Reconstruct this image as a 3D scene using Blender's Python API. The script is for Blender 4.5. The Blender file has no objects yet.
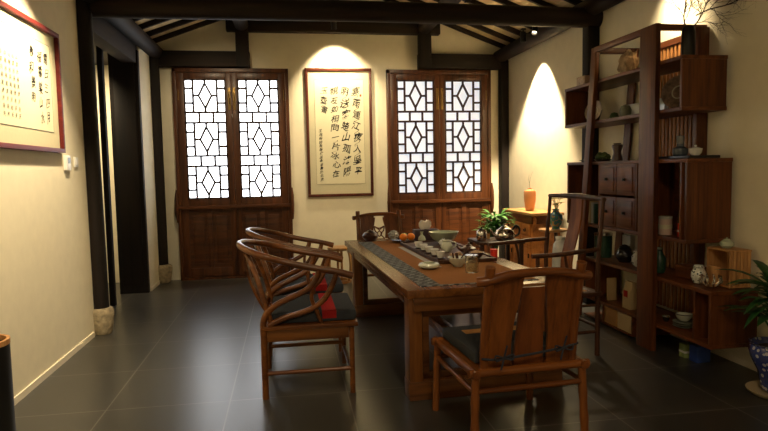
import bpy, bmesh, math, random
from mathutils import Vector, Matrix, Euler, noise
random.seed(7)
SC = bpy.context.scene
COL = SC.collection
PI = math.pi
R = math.radians

# ---------------------------------------------------------------- materials
MATS = {}
def _new(name):
    m = bpy.data.materials.new(name); m.use_nodes = True
    nt = m.node_tree; b = nt.nodes['Principled BSDF']
    MATS[name] = m
    return m, nt, b
def plain(name, c, rough=.5, metal=0, spec=.5, coat=0, bump=0, bscale=40, var=0, trans=0, ior=1.45):
    m, nt, b = _new(name)
    b.inputs['Base Color'].default_value = (*c, 1); b.inputs['Roughness'].default_value = rough
    b.inputs['Metallic'].default_value = metal; b.inputs['Specular IOR Level'].default_value = spec
    b.inputs['Coat Weight'].default_value = coat; b.inputs['Transmission Weight'].default_value = trans
    b.inputs['IOR'].default_value = ior
    tc = nt.nodes.new('ShaderNodeTexCoord')
    n = nt.nodes.new('ShaderNodeTexNoise'); n.inputs['Scale'].default_value = bscale; n.inputs['Detail'].default_value = 5
    nt.links.new(tc.outputs['Object'], n.inputs['Vector'])
    if var:
        r = nt.nodes.new('ShaderNodeValToRGB'); e = r.color_ramp.elements
        e[0].position = .3; e[1].position = .7
        e[0].color = (*[x*(1-var) for x in c], 1); e[1].color = (*[min(1, x*(1+var)) for x in c], 1)
        nt.links.new(n.outputs['Fac'], r.inputs['Fac']); nt.links.new(r.outputs['Color'], b.inputs['Base Color'])
    if bump:
        bp = nt.nodes.new('ShaderNodeBump'); bp.inputs['Strength'].default_value = bump; bp.inputs['Distance'].default_value = .01
        nt.links.new(n.outputs['Fac'], bp.inputs['Height']); nt.links.new(bp.outputs['Normal'], b.inputs['Normal'])
    return m
def wood(name, c1, c2, axis='z', rough=.38, coat=.15, scale=14, bump=.15):
    m, nt, b = _new(name)
    tc = nt.nodes.new('ShaderNodeTexCoord'); mp = nt.nodes.new('ShaderNodeMapping')
    s = {'x': (.07, 1, 1), 'y': (1, .07, 1), 'z': (1, 1, .07)}[axis]
    mp.inputs['Scale'].default_value = s
    n = nt.nodes.new('ShaderNodeTexNoise'); n.inputs['Scale'].default_value = scale; n.inputs['Detail'].default_value = 6; n.inputs['Distortion'].default_value = .6
    n2 = nt.nodes.new('ShaderNodeTexNoise'); n2.inputs['Scale'].default_value = scale*7; n2.inputs['Detail'].default_value = 3
    mx = nt.nodes.new('ShaderNodeMath'); mx.operation = 'MULTIPLY_ADD'; mx.inputs[1].default_value = .35
    r = nt.nodes.new('ShaderNodeValToRGB'); e = r.color_ramp.elements
    e[0].position = .48; e[1].position = .86; e[0].color = (*c1, 1); e[1].color = (*c2, 1)
    L = nt.links.new
    L(tc.outputs['Object'], mp.inputs['Vector']); L(mp.outputs['Vector'], n.inputs['Vector']); L(mp.outputs['Vector'], n2.inputs['Vector'])
    L(n2.outputs['Fac'], mx.inputs[0]); L(n.outputs['Fac'], mx.inputs[2]); L(mx.outputs[0], r.inputs['Fac']); L(r.outputs['Color'], b.inputs['Base Color'])
    b.inputs['Roughness'].default_value = rough; b.inputs['Coat Weight'].default_value = coat*.5; b.inputs['Coat Roughness'].default_value = .25; b.inputs['Specular IOR Level'].default_value = .32
    bp = nt.nodes.new('ShaderNodeBump'); bp.inputs['Strength'].default_value = bump; bp.inputs['Distance'].default_value = .003
    L(mx.outputs[0], bp.inputs['Height']); L(bp.outputs['Normal'], b.inputs['Normal'])
    return m
def emit(name, c, s, noise_amt=0, nscale=30):
    m, nt, b = _new(name)
    b.inputs['Base Color'].default_value = (.8, .8, .8, 1); b.inputs['Roughness'].default_value = .6
    b.inputs['Emission Color'].default_value = (*c, 1); b.inputs['Emission Strength'].default_value = s
    if noise_amt:
        tc = nt.nodes.new('ShaderNodeTexCoord')
        n = nt.nodes.new('ShaderNodeTexNoise'); n.inputs['Scale'].default_value = nscale; n.inputs['Detail'].default_value = 4
        mr = nt.nodes.new('ShaderNodeMapRange'); mr.inputs['From Min'].default_value = .3; mr.inputs['From Max'].default_value = .7
        mr.inputs['To Min'].default_value = s*(1-noise_amt); mr.inputs['To Max'].default_value = s*(1+noise_amt)
        nt.links.new(tc.outputs['Object'], n.inputs['Vector']); nt.links.new(n.outputs['Fac'], mr.inputs['Value']); nt.links.new(mr.outputs['Result'], b.inputs['Emission Strength'])
    return m

plaster = plain('plaster', (.79, .73, .56), .9, bump=.12, bscale=9, var=.03, spec=.2)
darkX = wood('dark_beam_x', (0.0043, 0.0023, 0.0015), (0.0180, 0.0086, 0.0042), 'x', .7, 0, 10)
darkY = wood('dark_beam_y', (0.0043, 0.0023, 0.0015), (0.0180, 0.0086, 0.0042), 'y', .7, 0, 10)
darkZ = wood('dark_post_z', (0.0029, 0.0017, 0.0012), (0.0115, 0.0056, 0.0030), 'z', .7, 0, 10)
blackwood = wood('black_wood', (.004, .003, .003), (.012, .007, .005), 'z', .6, 0, 10)
roofboard = wood('roof_board', (.50, .40, .22), (.68, .56, .34), 'y', .8, 0, 8)
doorZ = wood('door_wood_z', (0.0325, 0.0093, 0.0033), (0.1156, 0.0364, 0.0099), 'z', .4, .2, 12)
doorX = wood('door_wood_x', (0.0325, 0.0093, 0.0033), (0.1228, 0.0385, 0.0099), 'x', .4, .2, 12)
latt = wood('lattice_wood', (.02, .008, .005), (.06, .025, .012), 'z', .5, .1, 12)
tabX = wood('table_wood_x', (0.0660, 0.0214, 0.0053), (0.1980, 0.0743, 0.0176), 'x', .3, .3, 9)
tabY = wood('table_wood_y', (0.0660, 0.0214, 0.0053), (0.1980, 0.0743, 0.0176), 'y', .26, .4, 9)
tabZ = wood('table_wood_z', (0.0864, 0.0272, 0.0058), (0.2592, 0.0972, 0.0216), 'z', .35, .3, 9)
chX = wood('chair_wood_x', (0.0870, 0.0236, 0.0050), (0.2392, 0.0776, 0.0150), 'x', .32, .3, 12)
chY = wood('chair_wood_y', (0.0870, 0.0236, 0.0050), (0.2392, 0.0776, 0.0150), 'y', .32, .3, 12)
chZ = wood('chair_wood_z', (0.0870, 0.0236, 0.0050), (0.2392, 0.0776, 0.0150), 'z', .32, .3, 12)
hsW = wood('horseshoe_wood', (0.0702, 0.0207, 0.0048), (0.2028, 0.0690, 0.0144), 'x', .28, .4, 14)
acS = wood('armchair_splat_wood', (0.0960, 0.0286, 0.0080), (0.2640, 0.0880, 0.0200), 'z', .55, 0, 12)
acW = wood('armchair_wood', (0.0245, 0.0084, 0.0042), (0.0840, 0.0294, 0.0112), 'z', .45, .1, 12)
shZ = wood('shelf_wood_z', (0.0537, 0.0140, 0.0039), (0.1852, 0.0544, 0.0117), 'z', .42, .15, 10)
shY = wood('shelf_wood_y', (0.0537, 0.0140, 0.0039), (0.1852, 0.0544, 0.0117), 'y', .42, .15, 10)
shX = wood('shelf_wood_x', (0.0537, 0.0140, 0.0039), (0.1852, 0.0544, 0.0117), 'x', .42, .15, 10)
sbY = wood('sideboard_wood_y', (.26, .085, .018), (.56, .21, .05), 'y', .4, .2, 9)
sbT = wood('sideboard_top_wood', (.34, .16, .055), (.58, .32, .12), 'y', .35, .2, 9)
stW = wood('stool_wood', (.28, .13, .045), (.52, .29, .11), 'z', .4, .2, 10)
bamboo = wood('bamboo', (.36, .16, .05), (.60, .32, .12), 'z', .5, .1, 20)
slatW = wood('slat_wood', (.28, .11, .035), (.48, .22, .07), 'z', .5, .1, 20)
brass = plain('brass', (.22, .14, .05), .45, 1, var=.2)
chrome = plain('chrome', (.72, .70, .68), .12, 1)
blackmetal = plain('black_metal', (.012, .012, .012), .35, .3)
iron = plain('dark_iron', (.03, .022, .018), .4, .6)
stone = plain('carved_stone', (.34, .28, .18), .85, bump=.9, bscale=25, var=.35)
paper = plain('rice_paper', (.64, .60, .42), .85, var=.03, bscale=3)
mount = plain('scroll_mount', (.54, .50, .34), .85, var=.02)
ink = plain('ink', (.02, .02, .018), .8)
inkpale = plain('pale_ink', (.13, .12, .10), .8)
seal = plain('seal_red', (.6, .08, .03), .8)
redframe = wood('red_frame', (.07, .006, .006), (.16, .016, .012), 'y', .5, .0, 10)
brownframe = wood('brown_frame', (.05, .012, .008), (.11, .03, .016), 'z', .3, .3, 10)
whiteplastic = plain('white_plastic', (.80, .79, .74), .4)
greyscreen = plain('grey_screen', (.16, .18, .16), .2)
skirt = plain('skirting_cream', (.85, .78, .62), .5)
bluegrey = plain('blue_grey_cloth', (.040, .044, .052), .95, bump=.5, bscale=200, var=.2, spec=.1)
redcloth = plain('red_cloth', (.30, .016, .016), .95, bump=.4, bscale=200, spec=.1)
tancloth = plain('tan_cloth', (.33, .17, .06), .9, bump=.4, bscale=200, spec=.1)
navytie = plain('navy_tie', (.025, .028, .04), .9)
matbrown = plain('brown_mat', (.24, .095, .025), .9, spec=.15, bump=.5, bscale=150, var=.12)
celadon = plain('celadon', (.42, .48, .36), .15, coat=.6, var=.06, bscale=10)
celadonpale = plain('pale_celadon', (.60, .62, .50), .15, coat=.6)
white = plain('white_porcelain', (.80, .79, .74), .15, coat=.6)
darkclay = plain('dark_clay', (.05, .018, .012), .3, coat=.3, var=.3)
blackglaze = plain('black_glaze', (.012, .010, .010), .2, coat=.5)
orange = plain('orange_peel', (.85, .24, .02), .45, bump=.3, bscale=120)
glass = plain('clear_glass', (.95, .97, .95), .03, trans=1)
amber = plain('jar_grain', (.55, .36, .16), .7, var=.4, bscale=120)
tissue = plain('tissue', (.90, .84, .74), .9)
purplebox = plain('dark_purple_card', (.05, .03, .04), .5)
leafd = plain('dark_leaf', (.018, .075, .014), .4, var=.3, bscale=12)
leafb = plain('bright_leaf', (.10, .27, .035), .4, var=.3, bscale=12)
leafg = plain('plant_leaf', (.05, .17, .025), .4, var=.3, bscale=12)
soil = plain('soil', (.03, .02, .014), .95, bump=.8, bscale=60)
terracotta = plain('orange_glaze', (.55, .24, .09), .45, var=.06, bscale=8)
creamflower = plain('cream_petals', (.80, .72, .38), .7, var=.1)
redtin = plain('red_lacquer', (.62, .03, .015), .4)
bluebox = plain('blue_card', (.03, .07, .32), .5)
greencard = plain('green_card', (.25, .33, .12), .6)
tanbag = plain('kraft_paper', (.46, .33, .16), .8, bump=.5, bscale=20)
darkgreen = plain('dark_green_tin', (.02, .06, .035), .35, var=.4)
pinkcan = plain('pale_pink_can', (.62, .45, .38), .45)
palecard = plain('pale_grey_card', (.45, .45, .40), .7)
greymetal = plain('blue_grey_glaze', (.06, .08, .11), .3, coat=.3)
plate_m = plain('patterned_plate', (.30, .20, .13), .35, var=.5, bscale=25)
rock = plain('scholar_rock', (.42, .30, .17), .9, bump=1, bscale=14, var=.5)
twig = plain('dry_twig', (.04, .022, .012), .9, bump=.6, bscale=80)
juniper = plain('moss_green', (.06, .10, .03), .8, bump=.8, bscale=60, var=.5)
blacktray = plain('black_lacquer', (.006, .007, .009), .3)
silver = plain('silver_filigree', (.75, .72, .66), .25, 1)
seatw = wood('woven_seat', (.42, .17, .05), (.60, .28, .09), 'x', .5, .1, 25)
binm = plain('black_leather', (.008, .008, .008), .4)

def cloisonne(name, base, c2, c3, sc=22):
    m, nt, b = _new(name)
    tc = nt.nodes.new('ShaderNodeTexCoord'); v = nt.nodes.new('ShaderNodeTexVoronoi'); v.inputs['Scale'].default_value = sc
    r = nt.nodes.new('ShaderNodeValToRGB'); e = r.color_ramp.elements
    r.color_ramp.interpolation = 'CONSTANT'
    e[0].color = (*c2, 1); e[0].position = 0; e[1].position = .33; e[1].color = (*base, 1)
    x = e.new(.62); x.color = (*c3, 1)
    nt.links.new(tc.outputs['Object'], v.inputs['Vector']); nt.links.new(v.outputs['Distance'], r.inputs['Fac']); nt.links.new(r.outputs['Color'], b.inputs['Base Color'])
    b.inputs['Roughness'].default_value = .25; b.inputs['Coat Weight'].default_value = .5
    return m
vase_blue = cloisonne('blue_green_enamel', (.03, .16, .26), (.06, .22, .06), (.30, .24, .08), 28)
bluewhite = cloisonne('blue_white_porcelain', (.03, .05, .22), (.45, .45, .50), (.05, .06, .2), 26)
whiteblue = cloisonne('white_green_porcelain', (.70, .72, .66), (.08, .12, .12), (.60, .62, .56), 40)

def runner_material():
    m, nt, b = _new('runner_border')
    tc = nt.nodes.new('ShaderNodeTexCoord'); w = nt.nodes.new('ShaderNodeTexWave'); w.inputs['Scale'].default_value = 5.5; w.wave_type = 'BANDS'; w.bands_direction = 'Y'
    w.inputs['Distortion'].default_value = 0
    c = nt.nodes.new('ShaderNodeTexChecker'); c.inputs['Scale'].default_value = 26
    mx = nt.nodes.new('ShaderNodeMath'); mx.operation = 'MULTIPLY'
    r = nt.nodes.new('ShaderNodeValToRGB'); e = r.color_ramp.elements
    e[0].position = .3; e[1].position = .6; e[0].color = (.008, .010, .014, 1); e[1].color = (.17, .18, .18, 1)
    L = nt.links.new
    L(tc.outputs['Object'], w.inputs['Vector']); L(tc.outputs['Object'], c.inputs['Vector']); L(w.outputs['Fac'], mx.inputs[0]); L(c.outputs['Fac'], mx.inputs[1])
    L(mx.outputs[0], r.inputs['Fac']); L(r.outputs['Color'], b.inputs['Base Color']); b.inputs['Roughness'].default_value = .8
    return m
runner_m = runner_material()

def floor_material():
    m, nt, b = _new('slate_tiles')
    tc = nt.nodes.new('ShaderNodeTexCoord'); mp = nt.nodes.new('ShaderNodeMapping'); mp.inputs['Location'].default_value = (.43, -.09, 0)
    br = nt.nodes.new('ShaderNodeTexBrick'); br.offset = 0; br.squash = 1
    br.inputs['Scale'].default_value = 1; br.inputs['Brick Width'].default_value = .8; br.inputs['Row Height'].default_value = .8
    br.inputs['Mortar Size'].default_value = .005; br.inputs['Mortar Smooth'].default_value = .3
    br.inputs['Color1'].default_value = (.034, .033, .030, 1); br.inputs['Color2'].default_value = (.042, .041, .037, 1); br.inputs['Mortar'].default_value = (.15, .14, .12, 1)
    n = nt.nodes.new('ShaderNodeTexNoise'); n.inputs['Scale'].default_value = .9; n.inputs['Detail'].default_value = 1
    mr = nt.nodes.new('ShaderNodeMapRange'); mr.inputs['To Min'].default_value = .25; mr.inputs['To Max'].default_value = .30
    mix = nt.nodes.new('ShaderNodeMix'); mix.data_type = 'RGBA'; mix.blend_type = 'OVERLAY'; mix.inputs[0].default_value = .35
    L = nt.links.new
    L(tc.outputs['Object'], mp.inputs['Vector']); L(mp.outputs['Vector'], br.inputs['Vector']); L(tc.outputs['Object'], n.inputs['Vector'])
    b.inputs['Roughness'].default_value = .31
    L(br.outputs['Color'], mix.inputs[6]); L(n.outputs['Color'], mix.inputs[7]); L(br.outputs['Color'], b.inputs['Base Color'])
    b.inputs['Specular IOR Level'].default_value = .9
    return m
floor_m = floor_material()
pane_left = emit('daylit_frosted_pane', (.93, .96, 1), 2.1, .08, 25)
pane_right = emit('daylit_rippled_pane', (.74, .84, 1), .27, .25, 60)
lampglow = emit('lamp_lens', (1, .8, .5), 8)

# ---------------------------------------------------------------- mesh builder
class MB:
    def __init__(s): s.bm = bmesh.new()
    def box(s, x0, x1, y0, y1, z0, z1, bev=0, M=None):
        r = bmesh.ops.create_cube(s.bm, size=1)
        vs = r['verts']
        T = Matrix.Translation(((x0+x1)/2, (y0+y1)/2, (z0+z1)/2)) @ Matrix.Diagonal((abs(x1-x0), abs(y1-y0), abs(z1-z0), 1))
        bmesh.ops.transform(s.bm, matrix=T, verts=vs)
        if bev:
            es = list({e for v in vs for e in v.link_edges})
            g = bmesh.ops.bevel(s.bm, geom=es, offset=bev, segments=2, profile=.6, affect='EDGES')
            vs = list({v for f in g['faces'] for v in f.verts} | {v for v in vs if v.is_valid})
        if M is not None: bmesh.ops.transform(s.bm, matrix=M, verts=vs)
        return s
    def bar(s, a, b, w, d, up=(0, 0, 1), bev=.002):
        a = Vector(a); b = Vector(b); z = (b-a); L = z.length; z.normalize()
        u = Vector(up); x = z.cross(u)
        if x.length < 1e-4: x = z.cross(Vector((1, 0, 0)))
        x.normalize(); y = z.cross(x)
        M = Matrix((x, y, z)).transposed().to_4x4(); M.translation = (a+b)/2
        return s.box(-w/2, w/2, -d/2, d/2, -L/2, L/2, bev, M)
    def tube(s, pts, rad, seg=10, smooth=0, cap=True):
        pts = [Vector(p) for p in pts]
        if not isinstance(rad, (list, tuple)): rad = [rad]*len(pts)
        if smooth:
            P, Q = [], []
            n = len(pts)
            for i in range(n-1):
                p0 = pts[max(0, i-1)]; p1 = pts[i]; p2 = pts[i+1]; p3 = pts[min(n-1, i+2)]
                for k in range(smooth):
                    t = k/smooth
                    P.append(.5*((2*p1)+(-p0+p2)*t+(2*p0-5*p1+4*p2-p3)*t*t+(-p0+3*p1-3*p2+p3)*t**3)); Q.append(rad[i]*(1-t)+rad[i+1]*t)
            P.append(pts[-1]); Q.append(rad[-1]); pts, rad = P, Q
        rings = []; n = len(pts)
        t0 = (pts[1]-pts[0]).normalized()
        u = t0.orthogonal().normalized()
        for i, p in enumerate(pts):
            t = (pts[min(n-1, i+1)]-pts[max(0, i-1)])
            t.normalize()
            u = (u-t*u.dot(t)).normalized(); v = t.cross(u)
            rings.append([s.bm.verts.new(p+(u*math.cos(2*PI*k/seg)+v*math.sin(2*PI*k/seg))*rad[i]) for k in range(seg)])
        for a, b in zip(rings, rings[1:]):
            for k in range(seg): s.bm.faces.new((a[k], a[(k+1) % seg], b[(k+1) % seg], b[k]))
        if cap:
            s.bm.faces.new(rings[0][::-1]); s.bm.faces.new(rings[-1])
        return s
    def lathe(s, prof, c=(0, 0, 0), seg=24, axis=None, lob=0, nl=0):
        rings = []
        M = Matrix.Translation(c) if axis is None else axis
        for (r, z) in prof:
            if r < 1e-5: rings.append([s.bm.verts.new(M @ Vector((0, 0, z)))])
            else: rings.append([s.bm.verts.new(M @ Vector((r*(1+lob*math.cos(nl*2*PI*k/seg))*math.cos(2*PI*k/seg), r*(1+lob*math.cos(nl*2*PI*k/seg))*math.sin(2*PI*k/seg), z))) for k in range(seg)])
        for a, b in zip(rings, rings[1:]):
            for k in range(seg):
                if len(a) == 1 and len(b) == 1: continue
                if len(a) == 1: s.bm.faces.new((a[0], b[(k+1) % seg], b[k]))
                elif len(b) == 1: s.bm.faces.new((a[k], a[(k+1) % seg], b[0]))
                else: s.bm.faces.new((a[k], a[(k+1) % seg], b[(k+1) % seg], b[k]))
        return s
    def prism(s, poly, h, M):      # poly in local xy, extruded h along local z
        a = [s.bm.verts.new(M @ Vector((x, y, 0))) for x, y in poly]; b = [s.bm.verts.new(M @ Vector((x, y, h))) for x, y in poly]
        n = len(a)
        s.bm.faces.new(a[::-1]); s.bm.faces.new(b)
        for k in range(n): s.bm.faces.new((a[k], a[(k+1) % n], b[(k+1) % n], b[k]))
        return s
    def leaf(s, base, d, L, w, droop=.4, n=6):
        base = Vector(base); d = Vector(d).normalized(); side = d.cross(Vector((0, 0, 1)))
        if side.length < .01: side = Vector((1, 0, 0))
        side.normalize(); p = base.copy(); prev = None
        for i in range(n+1):
            t = i/n; ww = w*math.sin(PI*min(.97, t*.9+.08))*(1 if t < .98 else .1)
            nrm = side.cross(d).normalized()
            c = s.bm.verts.new(p-nrm*ww*.15); l = s.bm.verts.new(p+side*ww/2); r_ = s.bm.verts.new(p-side*ww/2)
            if prev:
                s.bm.faces.new((prev[0], prev[1], l, c)); s.bm.faces.new((prev[2], prev[0], c, r_))
            prev = (c, l, r_)
            p = p+d*(L/n); d = (d+Vector((0, 0, -droop/n*1.5))).normalized()
        return s
    def build(s, name, mat, parent=None, smooth=True, thick=0):
        bm = s.bm
        if not thick: bmesh.ops.recalc_face_normals(bm, faces=bm.faces)
        me = bpy.data.meshes.new(name); bm.to_mesh(me); bm.free()
        me.materials.append(mat)
        if smooth:
            for p in me.polygons: p.use_smooth = True
            try: me.set_sharp_from_angle(angle=R(38))
            except Exception: pass
        o = bpy.data.objects.new(name, me); COL.objects.link(o)
        if thick:
            md = o.modifiers.new('thickness', 'SOLIDIFY'); md.thickness = thick; md.offset = 0
        if parent: o.parent = parent
        return o
def tag(o, label=None, cat=None, group=None, kind=None):
    if label: o['label'] = label
    if cat: o['category'] = cat
    if group: o['group'] = group
    if kind: o['kind'] = kind
    return o
def thing(name, label, cat, loc=(0, 0, 0), rz=0, group=None, kind=None):
    o = bpy.data.objects.new(name, None); COL.objects.link(o); o.empty_display_size = .05
    o.location = loc; o.rotation_euler = (0, 0, rz)
    return tag(o, label, cat, group, kind)
def place(o, loc, rz=0): o.location = loc; o.rotation_euler = (0, 0, rz); return o
def struct(name, mb, mat, label=None, parent=None, smooth=True):
    o = mb.build(name, mat, parent, smooth)
    if not parent: tag(o, label, None, None, 'structure')
    return o
def copy_tree(o, parent=None):
    c = o.copy(); COL.objects.link(c)
    c.parent = parent
    for ch in list(o.children): copy_tree(ch, c)
    return c
def TB(x0, x1, y0, y1, z0, z1, b=0): return MB().box(x0, x1, y0, y1, z0, z1, b)

# ---------------------------------------------------------------- writing
def glyph_bm(mb, items, M, size, thick=.0006, wob=.0):
    """items: (char, x, y, scale_x, scale_y, rot) in the plane of M"""
    for ch, x, y, sx, sy, rot in items:
        cu = bpy.data.curves.new('g', 'FONT'); cu.body = ch; cu.size = 1; cu.align_x = 'CENTER'; cu.align_y = 'CENTER'; cu.offset = .012; cu.resolution_u = 2
        ob = bpy.data.objects.new('g', cu); COL.objects.link(ob)
        dg = bpy.context.evaluated_depsgraph_get(); me = ob.evaluated_get(dg).to_mesh()
        tmp = bmesh.new(); tmp.from_mesh(me)
        ob.evaluated_get(dg).to_mesh_clear()
        sd = random.random()*50
        vm = {}
        for v in tmp.verts:
            px, py = v.co.x, v.co.y
            nz = noise.noise_vector(Vector((px*1.6+sd, py*1.6, sd)))*wob
            px += nz.x+py*.22; py += nz.y+.10*math.sin(px*4+sd)
            c, s_ = math.cos(rot), math.sin(rot)
            qx, qy = (px*c-py*s_)*size*sx, (px*s_+py*c)*size*sy
            vm[v] = mb.bm.verts.new(M @ Vector((x+qx, y+qy, thick)))
        for f in tmp.faces:
            try: mb.bm.faces.new([vm[v] for v in f.verts])
            except ValueError: pass
        tmp.free(); bpy.data.objects.remove(ob); bpy.data.curves.remove(cu)

# ================================================================ THE ROOM
XL, XR, YB, YF = -1.89, 3.42, 9.06, -1.6
XM = (XL+XR)/2
def roof_z(x): return 3.40+.37*(min(x-XL, XR-x))
struct('floor', TB(-3.7, XR+.15, YF-.15, YB+.15, -.1, 0), floor_m, 'dark grey glossy square floor tiles')
# walls
def gable(y0, y1):
    xs = [(-3.7, -.1), (XR+.15, -.1), (XR+.15, roof_z(XR)), (XM, roof_z(XM)), (XL, roof_z(XL)), (-3.7, 3.3)]
    M = Matrix(((1, 0, 0, 0), (0, 0, -1, y1), (0, 1, 0, 0), (0, 0, 0, 1)))
    return MB().prism(xs, y1-y0, M)
struct('wall_back', gable(YB, YB+.15), plaster, 'cream plaster back wall', smooth=False)
struct('wall_front', gable(YF-.15, YF), plaster, 'cream plaster wall behind the viewer', smooth=False)
struct('wall_right', TB(XR, XR+.15, YF, YB, 0, 3.55), plaster, 'cream plaster right wall', smooth=False)
wl = MB().box(XL-.13, XL, YF, 6.27, 0, 3.55).box(XL-.13, -1.84, 8.24, YB, 0, 3.55).box(XL-.13, XL, 6.27, 8.24, 3.26, 3.55)
struct('wall_left', wl, plaster, 'cream plaster left wall with a wide doorway', smooth=False)
struct('wall_corridor', TB(-3.7, -3.55, 5.4, YB, 0, 3.2), plaster, 'cream wall of the side corridor', smooth=False)
struct('wall_corridor_end', TB(-3.55, XL-.13, 5.3, 5.4, 0, 3.2), plaster, 'cream end wall of the side corridor', smooth=False)
struct('ceiling_corridor', TB(-3.7, XL-.13, 5.3, YB, 3.10, 3.2), darkY, 'dark low ceiling of the side corridor', smooth=False)
# roof
ce = thing('ceiling', None, None, (0, 0, 0)); tag(ce, 'pitched timber ceiling of pale boards over dark rafters', None, None, 'structure')
ang = math.atan(.37)
for sx in (-1, 1):
    M = Matrix(((1, 0, 0, 0), (0, 0, -1, YB+.15), (0, 1, 0, 0), (0, 0, 0, 1)))
    xe = XL-.2 if sx < 0 else XR+.2
    ze = roof_z(xe)
    poly = [(xe, ze), (XM, roof_z(XM)), (XM, roof_z(XM)+.08), (xe, ze+.08)]
    MB().prism(poly if sx > 0 else poly[::-1], YB-YF+.3, M).build('roof_boards', roofboard, ce, False)
    y = YB-.16
    while y > YF:
        a = Vector((XL-.02 if sx < 0 else XR+.02, y, 0)); a.z = roof_z(a.x)-.02; b = Vector((XM, y, roof_z(XM)-.02))
        MB().bar(a, b, .085, .05, (0, 1, 0), .004).build('rafter', darkX, ce)
        y -= .40
# timber frame
def logx(x0, x1, y, z, r): return MB().tube([(x0, y, z), ((x0+x1)/2, y, z+.015), (x1, y, z)], r, 20)
def logy(y0, y1, x, z, r): return MB().tube([(x, y0, z), (x, y1, z)], r, 20)
struct('trim_1', logx(XL, XR, 6.22, 3.165, .105), darkX, 'heavy round dark tie beam across the room')
struct('trim_2', logy(YF, YB, XL+.11, 3.27, .10), darkY, 'dark round eaves beam along the left wall')
struct('trim_3', logy(YF, YB, XR-.11, 3.27, .10), darkY, 'dark round eaves beam along the right wall')
struct('trim_4', logy(YF, YB, -.58, roof_z(-.58)-.22, .10), darkY, 'dark round purlin left of the ridge')
struct('trim_5', logy(YF, YB, 2.10, roof_z(2.10)-.22, .10), darkY, 'dark round purlin right of the ridge')
struct('trim_6', logy(YF, YB, XM, roof_z(XM)-.22, .11), darkY, 'dark round ridge beam')
struct('trim_7', TB(-1.88, -.48, YB-.14, YB, 3.07, 3.29, .01), darkX, 'dark beam over the left door')
struct('trim_8', TB(2.01, 3.42, YB-.14, YB, 3.07, 3.29, .01), darkX, 'dark beam over the right door')
struct('trim_9', TB(-.80, 2.35, YB-.13, YB, 3.58, 3.80, .01), darkX, 'dark upper beam over the scroll')
struct('trim_10', TB(-.67, -.49, YB-.17, YB, 3.07, 3.80, .01), darkZ, 'short dark post left of the scroll')
struct('trim_11', TB(2.02, 2.20, YB-.17, YB, 3.07, 3.80, .01), darkZ, 'short dark post right of the scroll')
struct('trim_12', MB().tube([(-1.82, 8.92, .26), (-1.82, 8.92, 3.2)], .092, 20), darkZ, 'round dark post in the back left corner')
struct('trim_13', TB(3.30, 3.42, 8.90, YB, 0, 3.2, .015), darkZ, 'dark post in the back right corner')
struct('trim_14', MB().tube([(-1.845, 6.15, .20), (-1.86, 6.15, 1.8), (-1.87, 6.15, 3.2)], [.078, .084, .09], 20), darkZ, 'round dark column against the left wall')
struct('trim_15', TB(3.28, 3.42, 6.18, 6.32, 0, 3.2, .02), darkZ, 'dark post behind the shelf unit')
struct('trim_16', TB(-2.125, -2.065, 7.42, 7.50, 0, 3.1, .008), darkZ, 'dark post inside the side corridor')
struct('trim_17', TB(XL-.15, XL+.03, 6.27, 8.24, 2.98, 3.26, .01), darkY, 'dark lintel over the side doorway')
#struct('trim_18', TB(2.95, 3.33, 6.17, 6.29, 2.99, 3.08, .01), darkX, 'small dark bracket under the tie beam')
for nm, (cx, cy, sc) in {'trim_19': (-1.835, 6.15, .88), 'trim_20': (-1.80, 8.90, 1.05)}.items():
    mb = MB().lathe([(0, 0), (.085*sc, 0), (.098*sc, .02), (.112*sc, .10), (.125*sc, .19), (.122*sc, .235), (.098*sc, .26), (0, .26)], (cx, cy, 0), 22)
    struct(nm, mb, stone, 'carved stone column base')
struct('baseboard_left', MB().box(XL, XL+.012, YF, 6.03, 0, .05).box(-1.84, -1.828, 8.26, 8.78, 0, .05), skirt, 'thin cream skirting')
struct('baseboard_right', TB(XR-.012, XR, YF, 6.17, 0, .05), skirt, 'thin cream skirting')
struct('door_3', MB().box(-2.20, -1.842, 8.16, 8.235, 0, 3.14).box(-2.15, -1.89, 8.145, 8.17, .1, 3.0, .005), blackwood, 'tall black door leaf in the side doorway')

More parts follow.
